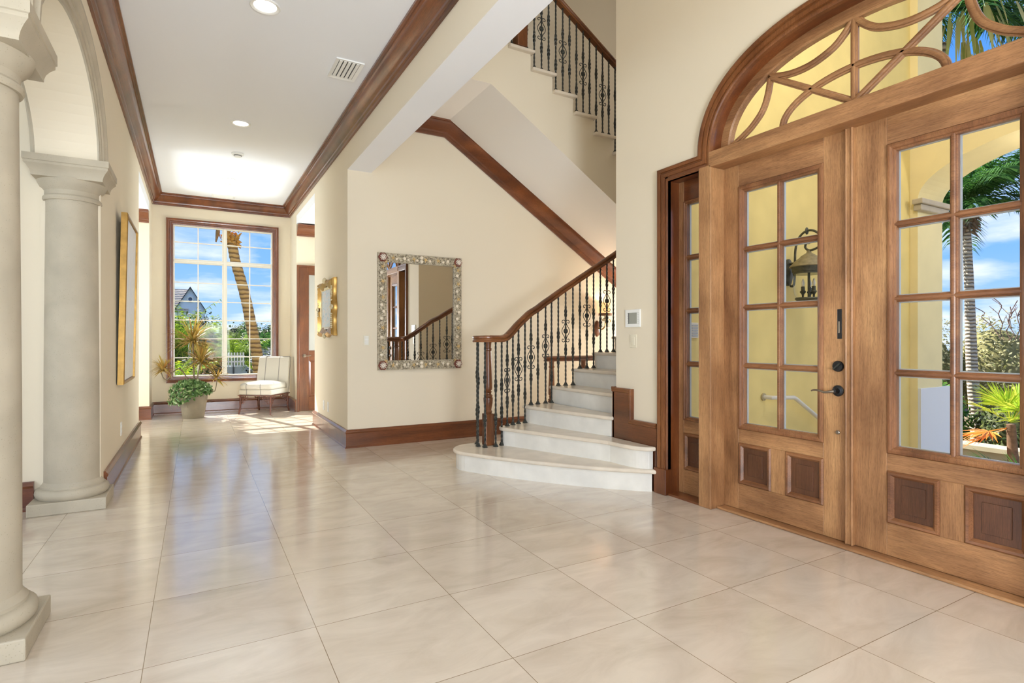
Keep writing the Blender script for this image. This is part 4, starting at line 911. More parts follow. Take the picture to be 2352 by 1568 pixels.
# ------------------------------------------------------------------ shell mirror
mi = empty('mirror', (2.336, WM, 0.86), 'large mirror in a frame of shells and starfish on the stair wall', 'mirror')
x0, x1, z0, z1 = 1.812, 2.861, 0.862, 2.214
m, nt, p = base('shell_mosaic'); tc = N(nt, 'ShaderNodeTexCoord'); vo = N(nt, 'ShaderNodeTexVoronoi'); vo.inputs['Scale'].default_value = 75; nt.links.new(tc.outputs['Object'], vo.inputs['Vector'])
r = N(nt, 'ShaderNodeValToRGB'); e = r.color_ramp.elements; e[0].color = s2l((104, 93, 74)); e[1].color = s2l((206, 196, 174)); k = e.new(0.4); k.color = s2l((158, 147, 124)); k = e.new(0.7); k.color = s2l((180, 167, 140))
sp = N(nt, 'ShaderNodeSeparateColor'); nt.links.new(vo.outputs['Color'], sp.inputs[0]); nt.links.new(sp.outputs[0], r.inputs['Fac']); nt.links.new(r.outputs['Color'], p.inputs['Base Color'])
bp = N(nt, 'ShaderNodeBump'); bp.inputs['Strength'].default_value = 0.7; bp.inputs['Distance'].default_value = 0.008; bp.invert = True; nt.links.new(vo.outputs['Distance'], bp.inputs['Height']); nt.links.new(bp.outputs[0], p.inputs['Normal']); p.inputs['Roughness'].default_value = 0.45
rcx = rect(x0, x1, z0, z1)
MB().sweep(rcx, [(0, 0), (0, 0.028), (-0.008, 0.034), (-0.096, 0.034), (-0.104, 0.028), (-0.108, 0.012), (-0.108, 0)], MPY(WM), closed=True).build('frame', m, mi)
MB().box(x0 + 0.10, x1 - 0.10, WM - 0.014, WM - 0.008, z0 + 0.10, z1 - 0.10).build('glass', M['mirror'], mi)
bdm = plain('silver_bead', (206, 196, 176), 0.3, 0.6, metal=0.4)
for off in (0.006, 0.104):
    be = MB()
    a0, a1, b0, b1 = x0 + off, x1 - off, z0 + off, z1 - off
    for (p_, q_) in (((a0, b0), (a0, b1)), ((a0, b1), (a1, b1)), ((a1, b1), (a1, b0)), ((a1, b0), (a0, b0))):
        L = math.hypot(q_[0] - p_[0], q_[1] - p_[1]); n = int(L / 0.016)
        for i in range(n):
            t = i / n; be.sphere((p_[0] + (q_[0] - p_[0]) * t, WM - 0.034, p_[1] + (q_[1] - p_[1]) * t), 0.006, 6, 4)
    be.build('beading', bdm, mi, smooth=60)
star_m = plain('starfish', (214, 184, 128), 0.7, var=0.15, scale=30); shell_m = plain('pale_shell', (234, 222, 200), 0.4, var=0.12, scale=25); rust = plain('rust_shell', (116, 62, 46), 0.5, var=0.25, scale=20); coral_m = plain('white_coral', (236, 226, 212), 0.7)
def starfish(x, z, r, a0):
    P = []
    for i in range(10):
        a = a0 + PI * i / 5; rr = r if i % 2 == 0 else r * 0.30; P.append((x + rr * math.cos(a), z + rr * math.sin(a)))
    vs = [(a, WM - 0.036, b_) for a, b_ in P] + [(a * 0.9 + x * 0.1, WM - 0.042, b_ * 0.9 + z * 0.1) for a, b_ in P] + [(x, WM - 0.052, z)]
    MB().add(vs, [(i, (i + 1) % 10, 10 + (i + 1) % 10, 10 + i) for i in range(10)] + [(10 + i, 10 + (i + 1) % 10, 20) for i in range(10)] + [tuple(range(10))]).build('starfish', star_m, mi)
def shell(x, z, r):
    r *= 0.9; s = MB().sphere((x, WM - 0.040, z), r, 10, 6, (1, 0.55, 1)); s.sphere((x + r * 0.3, WM - 0.048, z + r * 0.2), r * 0.55, 8, 5, (1, 0.6, 1)); s.build('shell', shell_m, mi, smooth=60)
W_ = 0.054
for i, t in enumerate((0.17, 0.30, 0.41, 0.55, 0.70, 0.82)):
    for zz in (z1 - W_, z0 + W_):
        xx = x0 + (x1 - x0) * t
        if i % 2 == 0 or i == 3: starfish(xx, zz, 0.036, 0.3 + i)
        else: shell(xx, zz, 0.022)
for xx in (x0 + 0.36, x0 + 0.47, x0 + 0.63, x0 + 0.80, x0 + 0.22):
    for zz in (z1 - W_ - 0.012, z0 + W_ + 0.01): shell(xx, zz, 0.017)
for dz in (0.022, -0.022):
    for zz in (z1 - W_, z0 + W_): shell((x0 + x1) / 2, zz + dz, 0.024)
for i, t in enumerate((0.13, 0.19, 0.28, 0.36, 0.44, 0.50, 0.555, 0.62, 0.69, 0.755, 0.83, 0.88)):
    for xx in (x0 + W_, x1 - W_):
        zz = z0 + (z1 - z0) * t + (0.01 if xx > 2 else 0)
        if i in (1, 3, 7, 9, 11): starfish(xx + 0.004, zz, 0.036, i * 0.8)
        else: shell(xx + (0.012 if i % 2 else -0.012), zz, 0.021)
for xx, zz in ((x0 + 0.055, z0 + 0.055), (x1 - 0.055, z0 + 0.055), (x0 + 0.055, z1 - 0.055), (x1 - 0.055, z1 - 0.055)):
    c = MB()
    for k in range(6): c.sphere((xx + 0.030 * math.cos(k * 1.05), WM - 0.042, zz + 0.030 * math.sin(k * 1.05)), 0.026, 9, 6, (1, 0.6, 1))
    cl = c.sphere((xx, WM - 0.046, zz), 0.034, 10, 6, (1, 0.6, 1)).build('scallop_cluster', rust, mi, smooth=60)
    k_ = MB()
    for q in range(9):
        a = q * 0.7 + xx; k_.tube([(xx + 0.004 * math.cos(a), WM - 0.066, zz + 0.004 * math.sin(a)), (xx + 0.028 * math.cos(a), WM - 0.068, zz + 0.028 * math.sin(a)), (xx + 0.036 * math.cos(a + .3), WM - 0.064, zz + 0.036 * math.sin(a + .3))], 0.0055, 6)
    k_.build('coral_sprig', coral_m, cl, smooth=60)
    starfish(xx + (0.035 if xx < 2.3 else -0.04), zz + (-0.045 if zz > 1.5 else 0.045), 0.036, xx)

# ------------------------------------------------------------------ switches, outlets, controls
def plate_y(name, lab, cat, x0, x1, z0, z1, keys):       # on the mirror wall
    t = empty(name, ((x0 + x1) / 2, WM, (z0 + z1) / 2), lab, cat)
    MB().box(x0, x1, WM - 0.006, WM, z0, z1).build('plate', M['almond'], t, bevel=0.002)
    for i in range(keys):
        h = (z1 - z0 - 0.03) / keys; zz = z0 + 0.015 + h * i
        MB().box(x0 + 0.014, x1 - 0.014, WM - 0.010, WM - 0.005, zz + 0.002, zz + h - 0.002).build('button', M['white'], t, bevel=0.001)
plate_y('wall_keypad', 'pale six button keypad left of the shell mirror', 'keypad', 1.652, 1.726, 1.140, 1.268, 6)
def plate_x(name, lab, cat, X, s, y, z, w, h, kind, mat='white', group=None):
    t = empty(name, (X, y, z), lab, cat, group)
    a, b_ = (X, X + 0.006 * s) if s > 0 else (X - 0.006, X)
    MB().box(a, b_, y - w / 2, y + w / 2, z - h / 2, z + h / 2).build('plate', M[mat], t, bevel=0.002)
    a, b_ = (X + 0.005, X + 0.010) if s > 0 else (X - 0.010, X - 0.005)
    if kind == 'outlet':
        for dz in (-0.024, 0.024): MB().box(a, b_, y - 0.016, y + 0.016, z + dz - 0.014, z + dz + 0.014).build('socket', M[mat], t, bevel=0.003)
    else:
        MB().box(a, b_, y - w * 0.24, y + w * 0.24, z - h * 0.30, z + h * 0.30).build('rocker', M[mat], t, bevel=0.002)
plate_x('wall_outlet', 'white wall outlet under the tall painting', 'outlet', WL, 1, 6.38, 0.375, 0.075, 0.125, 'outlet')
plate_x('light_switch', 'white light switch beyond the tall painting at the wall end', 'switch', WL, 1, 7.72, 1.485, 0.12, 0.12, 'switch')
plate_x('wall_outlet', 'white wall outlet right of its twin under the gilded painting', 'outlet', WR, -1, 7.39, 0.352, 0.075, 0.125, 'outlet')
plate_x('wall_outlet', 'white wall outlet left of its twin under the gilded painting', 'outlet', WR, -1, 7.67, 0.348, 0.075, 0.125, 'outlet')
plate_x('light_switch', 'almond rocker switch under the wall touch panel', 'switch', WD, -1, 3.605, 1.20, 0.078, 0.112, 'switch', 'almond')
tp = empty('touch_panel', (WD, 3.60, 1.39), 'white wall control panel with a grey screen on the entry wall', 'control panel')
MB().box(WD - 0.014, WD, 3.512, 3.694, 1.318, 1.466).build('housing', M['white'], tp, bevel=0.003)
MB().box(WD - 0.0155, WD - 0.0135, 3.548, 3.645, 1.345, 1.438).build('screen', M['grey'], tp)
MB().box(WD - 0.016, WD - 0.0135, 3.645, 3.652, 1.345, 1.438).build('screen_edge', M['dkgrey'], tp)
kb = MB()
for i in range(7):
    zz = 1.348 + i * 0.0145
    for yy in (3.660, 3.532): kb.box(WD - 0.0158, WD - 0.0135, yy - 0.008, yy + 0.008, zz, zz + 0.0025)
kb.build('side_button', M['spacer'], tp)

# ------------------------------------------------------------------ wall sconce under the stairs
sc = empty('wall_sconce', (5.0, WM, 1.40), 'lit wall sconce with a small amber shade behind the railing', 'sconce')
MB().rings([[(4.985 + r * math.cos(2 * PI * i / 20), y, 1.37 + 2.1 * r * math.sin(2 * PI * i / 20)) for i in range(20)] for r, y in ((1e-4, WM - 0.035), (0.03, WM - 0.03), (0.05, WM - 0.018), (0.056, WM), (1e-4, WM))]).build('backplate', M['dark_z'], sc, smooth=40)
MB().tube(smooth_pts([(4.985, WM - 0.03, 1.38), (5.0, WM - 0.09, 1.36), (5.02, WM - 0.13, 1.40), (5.03, WM - 0.13, 1.47)], 6), 0.010, 8).tube(smooth_pts([(5.03, WM - 0.13, 1.42), (5.10, WM - 0.13, 1.50), (5.13, WM - 0.13, 1.46)], 5), 0.006, 6).build('arm', M['gold'], sc, smooth=50)
MB().lathe([(0.0, 1.47), (0.04, 1.475), (0.05, 1.50), (0.018, 1.52), (0.018, 1.56), (0, 1.56)], (5.03, WM - 0.13, 0), 20).build('candle_cup', M['giltwhite'], sc, smooth=40)
MB().lathe([(0.092, 1.555), (0.084, 1.735), (0.082, 1.735), (0.090, 1.555)], (5.03, WM - 0.13, 0), 28).build('shade', emit('amber_shade', (250, 200, 136), 0.9), sc, smooth=40)
MB().lathe([(0.093, 1.553), (0.0945, 1.553), (0.0935, 1.585), (0.092, 1.585)], (5.03, WM - 0.13, 0), 28).build('shade_band', plain('brown_band', (120, 82, 48), 0.6), sc, smooth=40)
cx = MB()
for k in range(8):
    a = 2 * PI * k / 8
    for j in range(3): cx.sphere((5.03 + 0.055 * math.cos(a), WM - 0.13 + 0.055 * math.sin(a), 1.46 - 0.028 * j), 0.008, 5, 4)
cx.build('crystal_drop', M['white'], sc)
light('sconce_bulb', 'POINT', (5.03, WM - 0.13, 1.66), 7, (1.0, 0.72, 0.42), 0.03)
# ------------------------------------------------------------------ entry court outside the doors
def out_struct(name, mb, m, lab, cat, **k): return tag(mb.build(name, m, **k), lab, cat, kind='structure')
out_struct('wall_porch_left', MB().box(3.46, 7.17, 3.35, 3.63, -1.6, 6.2), M['yellow'], 'yellow stucco court wall carrying the lantern', 'wall')
b = MB().box(7.17, 7.74, 3.27, 3.63, -1.6, 6.2).box(7.17, 7.74, -0.1, 0.43, -1.6, 4.05)
for (y0_, z0_), (y1_, z1_) in zip(arch_pts(YC, 1.42, 0.54, 2.81, 40)[::-1][:-1], arch_pts(YC, 1.42, 0.54, 2.81, 40)[::-1][1:]):
    if abs(y1_ - y0_) < 1e-5: continue
    b.add([(x, y, z) for x in (7.17, 7.74) for y, z in ((y0_, z0_), (y1_, z1_), (y1_, 4.05), (y0_, 4.05))], [(0, 1, 2, 3), (7, 6, 5, 4), (0, 4, 5, 1), (3, 2, 6, 7)])
out_struct('wall_gateway', b, M['pale_yellow'], 'pale yellow arched gateway of the entry court', 'wall')
out_struct('trim_6', MB().box(7.13, 7.78, 3.215, 3.30, 2.68, 2.75).box(7.10, 7.81, 3.19, 3.30, 2.75, 2.81), M['stone'], 'stone impost moulding on the gateway pier', 'moulding', bevel=0.01)
out_struct('wall_cheek', MB().box(7.175, 7.95, 3.24, 3.30, -1.6, 0.655), M['white_stucco'], 'low white stucco wall at the foot of the gateway pier', 'wall')
out_struct('porch_floor', MB().box(3.46, 4.95, -3.5, 3.4, -0.3, -0.02).box(4.95, 5.3, -3.5, 3.4, -0.6, -0.19).box(5.3, 5.65, -3.5, 3.4, -0.8, -0.36).box(5.65, 6.0, -3.5, 3.4, -1.0, -0.53).box(6.0, 6.35, -3.5, 3.4, -1.2, -0.70).box(6.35, 11, -3.5, 3.4, -1.6, -0.87), M['travertine'], 'pale stone porch floor and steps outside the doors', 'floor')
out_struct('ground_front', MB().box(11, 70, -30, 60, -2.1, -1.6).box(3.46, 11, -30, -3.5, -2.1, -1.6).box(7.9, 11, 3.4, 60, -2.1, -1.6), plain('mulch', (120, 104, 78), 0.95, var=0.3, scale=3), 'ground of the front garden', 'ground')
lawn = out_struct('ground_rear', MB().box(-60, 90, 10.96, 160, -0.9, -0.35), plain('lawn', (70, 78, 46), 0.95, var=0.3, scale=2), 'lawn behind the hall window', 'ground')

# lantern
AX, AY = 4.91, 3.13
pat = plain('verdigris_bronze', (140, 130, 98), 0.6, 0.4, metal=0.2, var=0.25, scale=25)
dkb = plain('aged_bronze', (80, 80, 66), 0.5, 0.5, metal=0.4, var=0.3, scale=40)
la = empty('wall_lantern', (AX, 3.35, 1.55), 'aged bronze glass lantern on the yellow court wall', 'lantern')
MB().rings([[(AX + r * math.cos(2 * PI * i / 20), y, 1.85 + 2.2 * r * math.sin(2 * PI * i / 20)) for i in range(20)] for r, y in ((1e-4, 3.31), (0.045, 3.315), (0.058, 3.325), (0.058, 3.35), (1e-4, 3.35))]).build('backplate', dkb, la, smooth=40)
pts = smooth_pts([(AX, 3.315, 1.72), (AX, 3.285, 1.72), (AX, 3.272, 1.78), (AX, 3.268, 1.95), (AX, 3.262, 2.06), (AX, 3.235, 2.15), (AX, 3.18, 2.205), (AX, 3.11, 2.215), (AX, 3.045, 2.18), (AX, 3.01, 2.12), (AX, 3.03, 2.06), (AX, 3.085, 2.035), (AX, 3.135, 2.035), (AX, 3.165, 2.065), (AX, 3.155, 2.10), (AX, 3.125, 2.10)], 5)
ar = MB().tube(pts, 0.0105, 8); ar.sphere((AX, 3.15, 2.215), 0.024, 10, 8, (1, .5, 1.4)); ar.tube([(AX, 3.31, 1.93), (AX, 3.27, 1.93)], 0.012, 8)
ar.build('scroll_arm', dkb, la, smooth=50)
MB().lathe([(0.0, 2.035), (0.016, 2.03), (0.022, 2.01), (0.060, 1.985), (0.070, 1.978), (0.074, 1.970), (0.118, 1.935), (0.128, 1.925), (0.132, 1.915), (0.158, 1.893), (0.164, 1.885), (0.160, 1.878), (0.0, 1.90)], (AX, AY, 0), 36).build('roof', pat, la, smooth=30)
MB().lathe([(0.146, 1.882), (0.140, 1.835), (0.134, 1.832), (0.134, 1.815), (0.128, 1.815), (0.128, 1.882)], (AX, AY, 0), 36).build('collar', dkb, la, smooth=30)
MB().lathe([(0.130, 1.815), (0.131, 1.72), (0.126, 1.65), (0.112, 1.605), (0.100, 1.595)], (AX, AY, 0), 36).build('glass_shade', glassmat('seeded_glass', (0.97, 0.97, 0.93, 1), 1.6), la, smooth=60)
MB().lathe([(0.0, 1.596), (0.112, 1.598), (0.118, 1.588), (0.100, 1.570), (0.060, 1.560), (0.0, 1.556)], (AX, AY, 0), 32).build('base', dkb, la, smooth=40)
MB().lathe([(0.0, 1.59), (0.011, 1.59), (0.011, 1.86), (0.02, 1.87), (0, 1.87)], (AX, AY, 0), 12).build('centre_post', dkb, la, smooth=40)
for k in range(3):
    a = 2 * PI * k / 3 + 0.4; cx_, cy_ = AX + 0.052 * math.cos(a), AY + 0.052 * math.sin(a)
    cnd = MB().lathe([(0, 1.595), (0.008, 1.60), (0.010, 1.625), (0.026, 1.65), (0.022, 1.66), (0.016, 1.665), (0.016, 1.70), (0, 1.70)], (cx_, cy_, 0), 12).build('candle', dkb, la, smooth=40)
    MB().lathe([(0, 1.70), (0.010, 1.705), (0.015, 1.73), (0.008, 1.76), (0, 1.775)], (cx_, cy_, 0), 12).build('bulb', M['window_white'], cnd, smooth=60)
# exterior hand rail
ex = empty('hand_rail', (4.56, 3.35, 0.68), 'pale metal hand rail on the yellow wall beside the porch steps', 'handrail')
MB().tube([(4.56, 3.35, 0.684), (4.58, 3.272, 0.682), (4.60, 3.27, 0.681), (4.90, 3.27, 0.668), (4.93, 3.27, 0.655), (6.4, 3.27, -0.20)], 0.019, 10).build('rail', plain('cream_metal', (216, 212, 196), 0.4), ex, smooth=40)
ex2 = MB(); 
ex2.rings([[(4.56 + r * math.cos(2 * PI * i / 16), y, 0.684 + r * math.sin(2 * PI * i / 16)) for i in range(16)] for r, y in ((1e-4, 3.335), (0.035, 3.338), (0.035, 3.35), (1e-4, 3.35))]); ex2.tube([(5.6, 3.35, 0.20), (5.6, 3.27, 0.265)], 0.010, 8)
ex2.build('wall_bracket', plain('tan_metal', (176, 160, 116), 0.5), ex, smooth=40)
bl = empty('doorbell_panel', (3.655, 3.35, 1.29), 'small pale grille intercom on the yellow wall seen through the sidelight', 'intercom')
MB().box(3.612, 3.70, 3.335, 3.35, 1.225, 1.355).build('housing', M['almond'], bl, bevel=0.004)
gm = MB()
for i in range(5): gm.box(3.622, 3.69, 3.332, 3.336, 1.24 + i * 0.021, 1.252 + i * 0.021)
gm.build('grille', M['spacer'], bl)

# ------------------------------------------------------------------ plants outside
def bush(name, lab, c, rad, n, mat, L=(0.08, 0.16), group=None, kind=None, cat='bush', trunk=True, core='core'):
    t = empty(name, (c[0], c[1], -0.4 if c[1] > 10.96 and c[0] < 8 else -1.6), lab, cat, group, kind)
    b = MB()
    for i in range(n):
        a = R.uniform(0, 2 * PI); u = R.uniform(-0.6, 1); k = R.uniform(0.72, 1.0) + 0.16 * math.sin(3 * a + c[0]) * math.cos(4 * u)
        s = math.sqrt(max(0, 1 - u * u)); d = (s * math.cos(a), s * math.sin(a), u)
        l = R.uniform(*L)
        leafquad(b, (c[0] + rad[0] * d[0] * k, c[1] + rad[1] * d[1] * k, c[2] + rad[2] * d[2] * k), l, l * 0.5, (d[0] + R.gauss(0, .5), d[1] + R.gauss(0, .5), d[2] + 0.3 + R.gauss(0, .5)), R.uniform(0, 6.28))
    b.build('foliage', mat, t)
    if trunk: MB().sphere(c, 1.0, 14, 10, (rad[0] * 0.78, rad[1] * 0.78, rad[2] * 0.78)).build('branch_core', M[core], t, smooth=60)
    return t
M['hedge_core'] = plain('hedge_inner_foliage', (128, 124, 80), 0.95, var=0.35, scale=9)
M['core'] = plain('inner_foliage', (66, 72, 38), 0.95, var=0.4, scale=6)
G = {
 'hedge': leafmat('hedge_leaf', [(104, 112, 60), (150, 150, 92), (184, 178, 126), (206, 198, 152), (128, 128, 76)], 0.3),
 'bright': leafmat('bright_leaf', [(48, 96, 38), (92, 150, 56), (140, 190, 80), (60, 116, 44)], 0.35),
 'lime': leafmat('lime_leaf', [(70, 100, 28), (118, 150, 40), (166, 186, 60), (92, 120, 34)], 0.4),
 'tree': leafmat('tree_leaf', [(34, 48, 24), (58, 76, 36), (88, 104, 52), (116, 124, 66), (48, 62, 30)], 0.3),
 'rustleaf': leafmat('rust_leaf', [(120, 84, 52), (160, 120, 76), (96, 72, 50), (176, 150, 100)], 0.3),
 'palm': leafmat('palm_leaf', [(34, 74, 30), (60, 108, 42), (92, 140, 62), (46, 90, 38)], 0.35),
 'fanleaf': leafmat('fan_leaf', [(84, 130, 30), (140, 172, 40), (184, 190, 56), (104, 144, 44)], 0.4),
 'orange': leafmat('dying_leaf', [(214, 120, 40), (230, 150, 60), (190, 96, 40)], 0.3),
 'yellowf': leafmat('yellow_stalk', [(206, 190, 90), (230, 216, 150), (150, 160, 60), (226, 206, 120), (120, 146, 60)], 0.35),
}
palmtrunk = wood('palm_trunk', (132, 116, 96), (190, 176, 154), (222, 212, 194), axis='x', rough=0.9, spec=0.1)
def ringed(name, c1, c2, scale):
    m, nt, p = base(name); tc = N(nt, 'ShaderNodeTexCoord'); wv = N(nt, 'ShaderNodeTexWave', wave_type='BANDS', bands_direction='Z'); wv.inputs['Scale'].default_value = scale; wv.inputs['Distortion'].default_value = 2.2; wv.inputs['Detail'].default_value = 4; wv.inputs['Detail Scale'].default_value = 2.5
    nt.links.new(tc.outputs['Object'], wv.inputs['Vector']); r = N(nt, 'ShaderNodeValToRGB'); r.color_ramp.elements[0].color = s2l(c1); r.color_ramp.elements[1].color = s2l(c2); r.color_ramp.elements[0].position = 0.1; r.color_ramp.elements[1].position = 0.55
    nt.links.new(wv.outputs['Fac'], r.inputs['Fac']); nt.links.new(r.outputs['Color'], p.inputs['Base Color']); p.inputs['Roughness'].default_value = 0.9
    bp = N(nt, 'ShaderNodeBump'); bp.inputs['Strength'].default_value = 0.7; bp.inputs['Distance'].default_value = 0.03; nt.links.new(wv.outputs['Fac'], bp.inputs['Height']); nt.links.new(bp.outputs[0], p.inputs['Normal'])
    return m
tr_grey = ringed('ringed_grey_bark', (120, 106, 88), (206, 194, 174), 3.2)
tr_gold = ringed('golden_palm_bark', (140, 100, 54), (214, 166, 96), 2.3)
def frond(mb, base_, az, el, L, droop, nl, ll, w):
    d = Vector((math.cos(az) * math.cos(el), math.sin(az) * math.cos(el), math.sin(el))); p = Vector(base_); pts = [p.copy()]; ds = []
    n = 10
    for i in range(n):
        d = (d + Vector((0, 0, -droop / n))).normalized(); ds.append(d.copy()); p = p + d * (L / n); pts.append(p.copy())
    mb.tube(pts, [w * 1.1 * (1 - 0.85 * i / n) for i in range(n + 1)], 4)
    for i in range(nl):
        t = 0.10 + 0.9 * i / nl; k = t * n; j = min(n - 1, int(k)); q = pts[j].lerp(pts[j + 1], k - j); dd = ds[j]
        side = dd.cross(Vector((0, 0, 1))); side = side.normalized() if side.length > 1e-3 else Vector((1, 0, 0))
        l = ll * (0.55 + 0.45 * math.sin(PI * min(1, t * 0.9 + 0.1)))
        for sg in (-1, 1):
            e_ = (side * sg * 0.8 + dd * 0.65 + Vector((0, 0, R.uniform(-0.25, 0.15)))).normalized(); up_ = e_.cross(dd).normalized(); ww = dd * (w * 0.9)
            m1 = q + e_ * l * 0.5; tip = q + e_ * l + Vector((0, 0, -l * R.uniform(0.25, 0.5)))
            mb.add([tuple(q - ww * .4), tuple(q + ww * .4), tuple(m1 + ww), tuple(tip), tuple(m1 - ww)], [(0, 1, 2, 3, 4)])
def fan(mb, hub, d, r, n, w, spread=2.6):
    d = Vector(d).normalized(); u = d.cross(Vector((0, 0, 1))); u = u.normalized() if u.length > 1e-3 else Vector((1, 0, 0)); v = u.cross(d)
    for i in range(n):
        a = (i / (n - 1) - 0.5) * spread * 1.2; e_ = (d * math.cos(a) + u * math.sin(a) + v * 0.12 * R.uniform(-1, 1)).normalized(); s = (e_.cross(v)).normalized()
        L = r * (0.85 + 0.15 * math.cos(a)); p0 = Vector(hub); p1 = p0 + e_ * L * 0.55; p2 = p0 + e_ * L + Vector((0, 0, -0.10 * L * R.uniform(.3, 1.5)))
        mb.add([tuple(p0), tuple(p1 + s * w), tuple(p2), tuple(p1 - s * w)], [(0, 1, 2, 3)])
# leaning golden palm outside the hall window
pp = empty('leaning_palm', (1.80, 19.0, -0.4), 'leaning golden brown palm trunk outside the hall window', 'palm tree')
P = smooth_pts([(1.82, 19, -0.45), (1.74, 19, -0.28), (1.67, 19, 0.64), (1.58, 19, 1.21), (1.47, 19, 1.79), (1.37, 19, 2.34), (1.23, 19, 2.95), (1.06, 19, 3.58), (0.99, 19, 3.98), (0.92, 19, 4.35)], 5)
MB().tube(P, [0.165 - 0.035 * i / len(P) + (0.012 if i % 2 else 0) for i in range(len(P))], 14).build('trunk', tr_gold, pp, smooth=50)
bt = MB()
for i in range(60):
    a = R.uniform(0, 2 * PI); z = R.uniform(4.05, 4.65); r = 0.10 + 0.10 * R.random()
    bt.tube([(0.93 + r * math.cos(a), 19 + r * math.sin(a), z), (0.93 + (r + 0.12) * math.cos(a), 19 + (r + 0.12) * math.sin(a), z + R.uniform(-0.12, 0.16))], [0.055, 0.012], 5)
bt.build('leaf_boots', plain('orange_boots', (206, 146, 64), 0.9, var=0.3, scale=8), pp)
f = MB()
for i in range(20): frond(f, (0.9, 19, 5.0), R.uniform(0, 2 * PI), R.uniform(0.75, 1.45), R.uniform(1.8, 2.4), R.uniform(0.3, 0.7), 26, 0.5, 0.022)
f.build('fronds', G['palm'], pp)
MB().tube([(0.60, 19, 4.85), (0.58, 19, 4.45), (0.53, 19, 4.15)], [0.02, 0.06, 0.02], 6).tube([(0.58, 19, 4.50), (0.66, 19, 4.25)], [0.03, 0.008], 5).build('dead_leaf', plain('dead_frond', (150, 116, 72), 0.9, var=0.3, scale=12), pp)
# house with a gable far behind
hs = empty('house', (-1.5, 82, -0.4), 'white gabled house with brown shingle roof beyond the garden', 'house')
shg = ringed('brown_shingles', (150, 134, 116), (206, 190, 170), 1.3)
Zr = lambda z: 1.21 + (z - 1.21) * 2
gx, gz = -0.58, Zr(4.51); lx, rx, ez = -2.3, 1.14, Zr(3.10)
MB().prism([(lx + 0.12, ez - 0.05), (gx, gz - 0.15), (rx - 0.12, ez - 0.05), (rx - 0.12, -0.4), (lx + 0.12, -0.4)], 80, 88, lambda a, b_, q: (a, q, b_)).build('gable_wall', plain('white_siding', (226, 232, 240), 0.8), hs)
rf = MB()
for s_ in (-1, 1):
    ex_ = lx if s_ < 0 else rx
    rf.add([(gx, 79.7, gz), (ex_ - 0.05 * 0, 79.7, ez - 0.1), (ex_, 88, ez - 0.1), (gx, 88, gz), (gx, 79.7, gz - 0.17), (ex_, 79.7, ez - 0.27), (ex_, 88, ez - 0.27), (gx, 88, gz - 0.17)], [(0, 1, 2, 3), (4, 7, 6, 5), (0, 4, 5, 1), (1, 5, 6, 2), (2, 6, 7, 3), (3, 7, 4, 0)])
rf.build('gable_roof', plain('dark_fascia', (70, 70, 76), 0.8), hs)
MB().add([(-9, 83, gz - 0.1), (gx - 0.2, 83, gz - 0.1), (gx - 0.2, 79.6, ez - 0.25), (-9, 79.6, ez - 0.25), (-9, 83.3, gz - 0.1), (gx - 0.2, 83.3, gz - 0.1)], [(0, 1, 2, 3), (0, 4, 5, 1), (2, 5, 1), (3, 0, 4), (2, 3, 4, 5)]).build('main_roof', shg, hs)
MB().rings([[(gx + r * math.cos(2 * PI * i / 24), y, Zr(3.73) + r * math.sin(2 * PI * i / 24)) for i in range(24)] for r, y in ((0.36, 79.98), (0.36, 79.85), (0.22, 79.85), (0.22, 79.95))], caps=False).build('round_window_frame', M['window_white'], hs)
MB().rings([[(gx + r * math.cos(2 * PI * i / 24), y, Zr(3.73) + r * math.sin(2 * PI * i / 24)) for i in range(24)] for r, y in ((0.24, 79.96), (1e-3, 79.96))], caps=False).build('round_window', plain('dark_glass', (60, 84, 120), 0.2), hs)
# bushes beyond the hall window
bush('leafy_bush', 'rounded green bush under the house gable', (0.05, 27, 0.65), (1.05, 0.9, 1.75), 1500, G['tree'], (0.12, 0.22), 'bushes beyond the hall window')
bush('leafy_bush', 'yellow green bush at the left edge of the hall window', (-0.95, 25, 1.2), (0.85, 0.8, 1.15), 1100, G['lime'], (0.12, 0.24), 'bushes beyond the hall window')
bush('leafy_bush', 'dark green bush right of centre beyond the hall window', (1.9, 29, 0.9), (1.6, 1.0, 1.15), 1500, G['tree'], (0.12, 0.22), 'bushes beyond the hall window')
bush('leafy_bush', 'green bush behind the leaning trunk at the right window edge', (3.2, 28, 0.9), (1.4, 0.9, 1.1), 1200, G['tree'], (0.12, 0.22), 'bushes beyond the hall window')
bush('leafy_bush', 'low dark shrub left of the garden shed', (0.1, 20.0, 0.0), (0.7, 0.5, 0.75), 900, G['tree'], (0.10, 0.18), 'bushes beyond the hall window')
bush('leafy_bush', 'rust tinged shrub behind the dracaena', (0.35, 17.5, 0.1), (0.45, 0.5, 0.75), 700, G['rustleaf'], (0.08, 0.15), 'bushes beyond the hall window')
def areca(name, lab, c, n, L, mat, zb):
    t = empty(name, (c[0], c[1], zb), lab, 'palm'); f = MB()
    for i in range(n): frond(f, (c[0] + R.uniform(-.15, .15), c[1] + R.uniform(-.15, .15), zb + R.uniform(0, 0.5)), R.uniform(0, 2 * PI), R.uniform(0.55, 1.4), L * R.uniform(0.7, 1.1), R.uniform(0.7, 1.5), 22, 0.36 * L / 1.6, 0.016)
    f.build('fronds', mat, t); return t
areca('areca_palm', 'feathery yellow green palm left of the leaning trunk', (1.15, 22.5, 0), 26, 1.9, G['lime'], 0.1)
areca('areca_palm', 'feathery palm right of the leaning trunk', (2.3, 23.5, 0), 20, 1.8, G['palm'], 0.1)
areca('areca_palm', 'feathery palm above the bush under the gable', (-0.55, 24, 0), 22, 2.2, G['lime'], 0.4)
areca('areca_palm', 'bright green palm behind the dracaena at the left window edge', (-0.42, 13.6, 0), 22, 1.15, G['fanleaf'], -0.3)
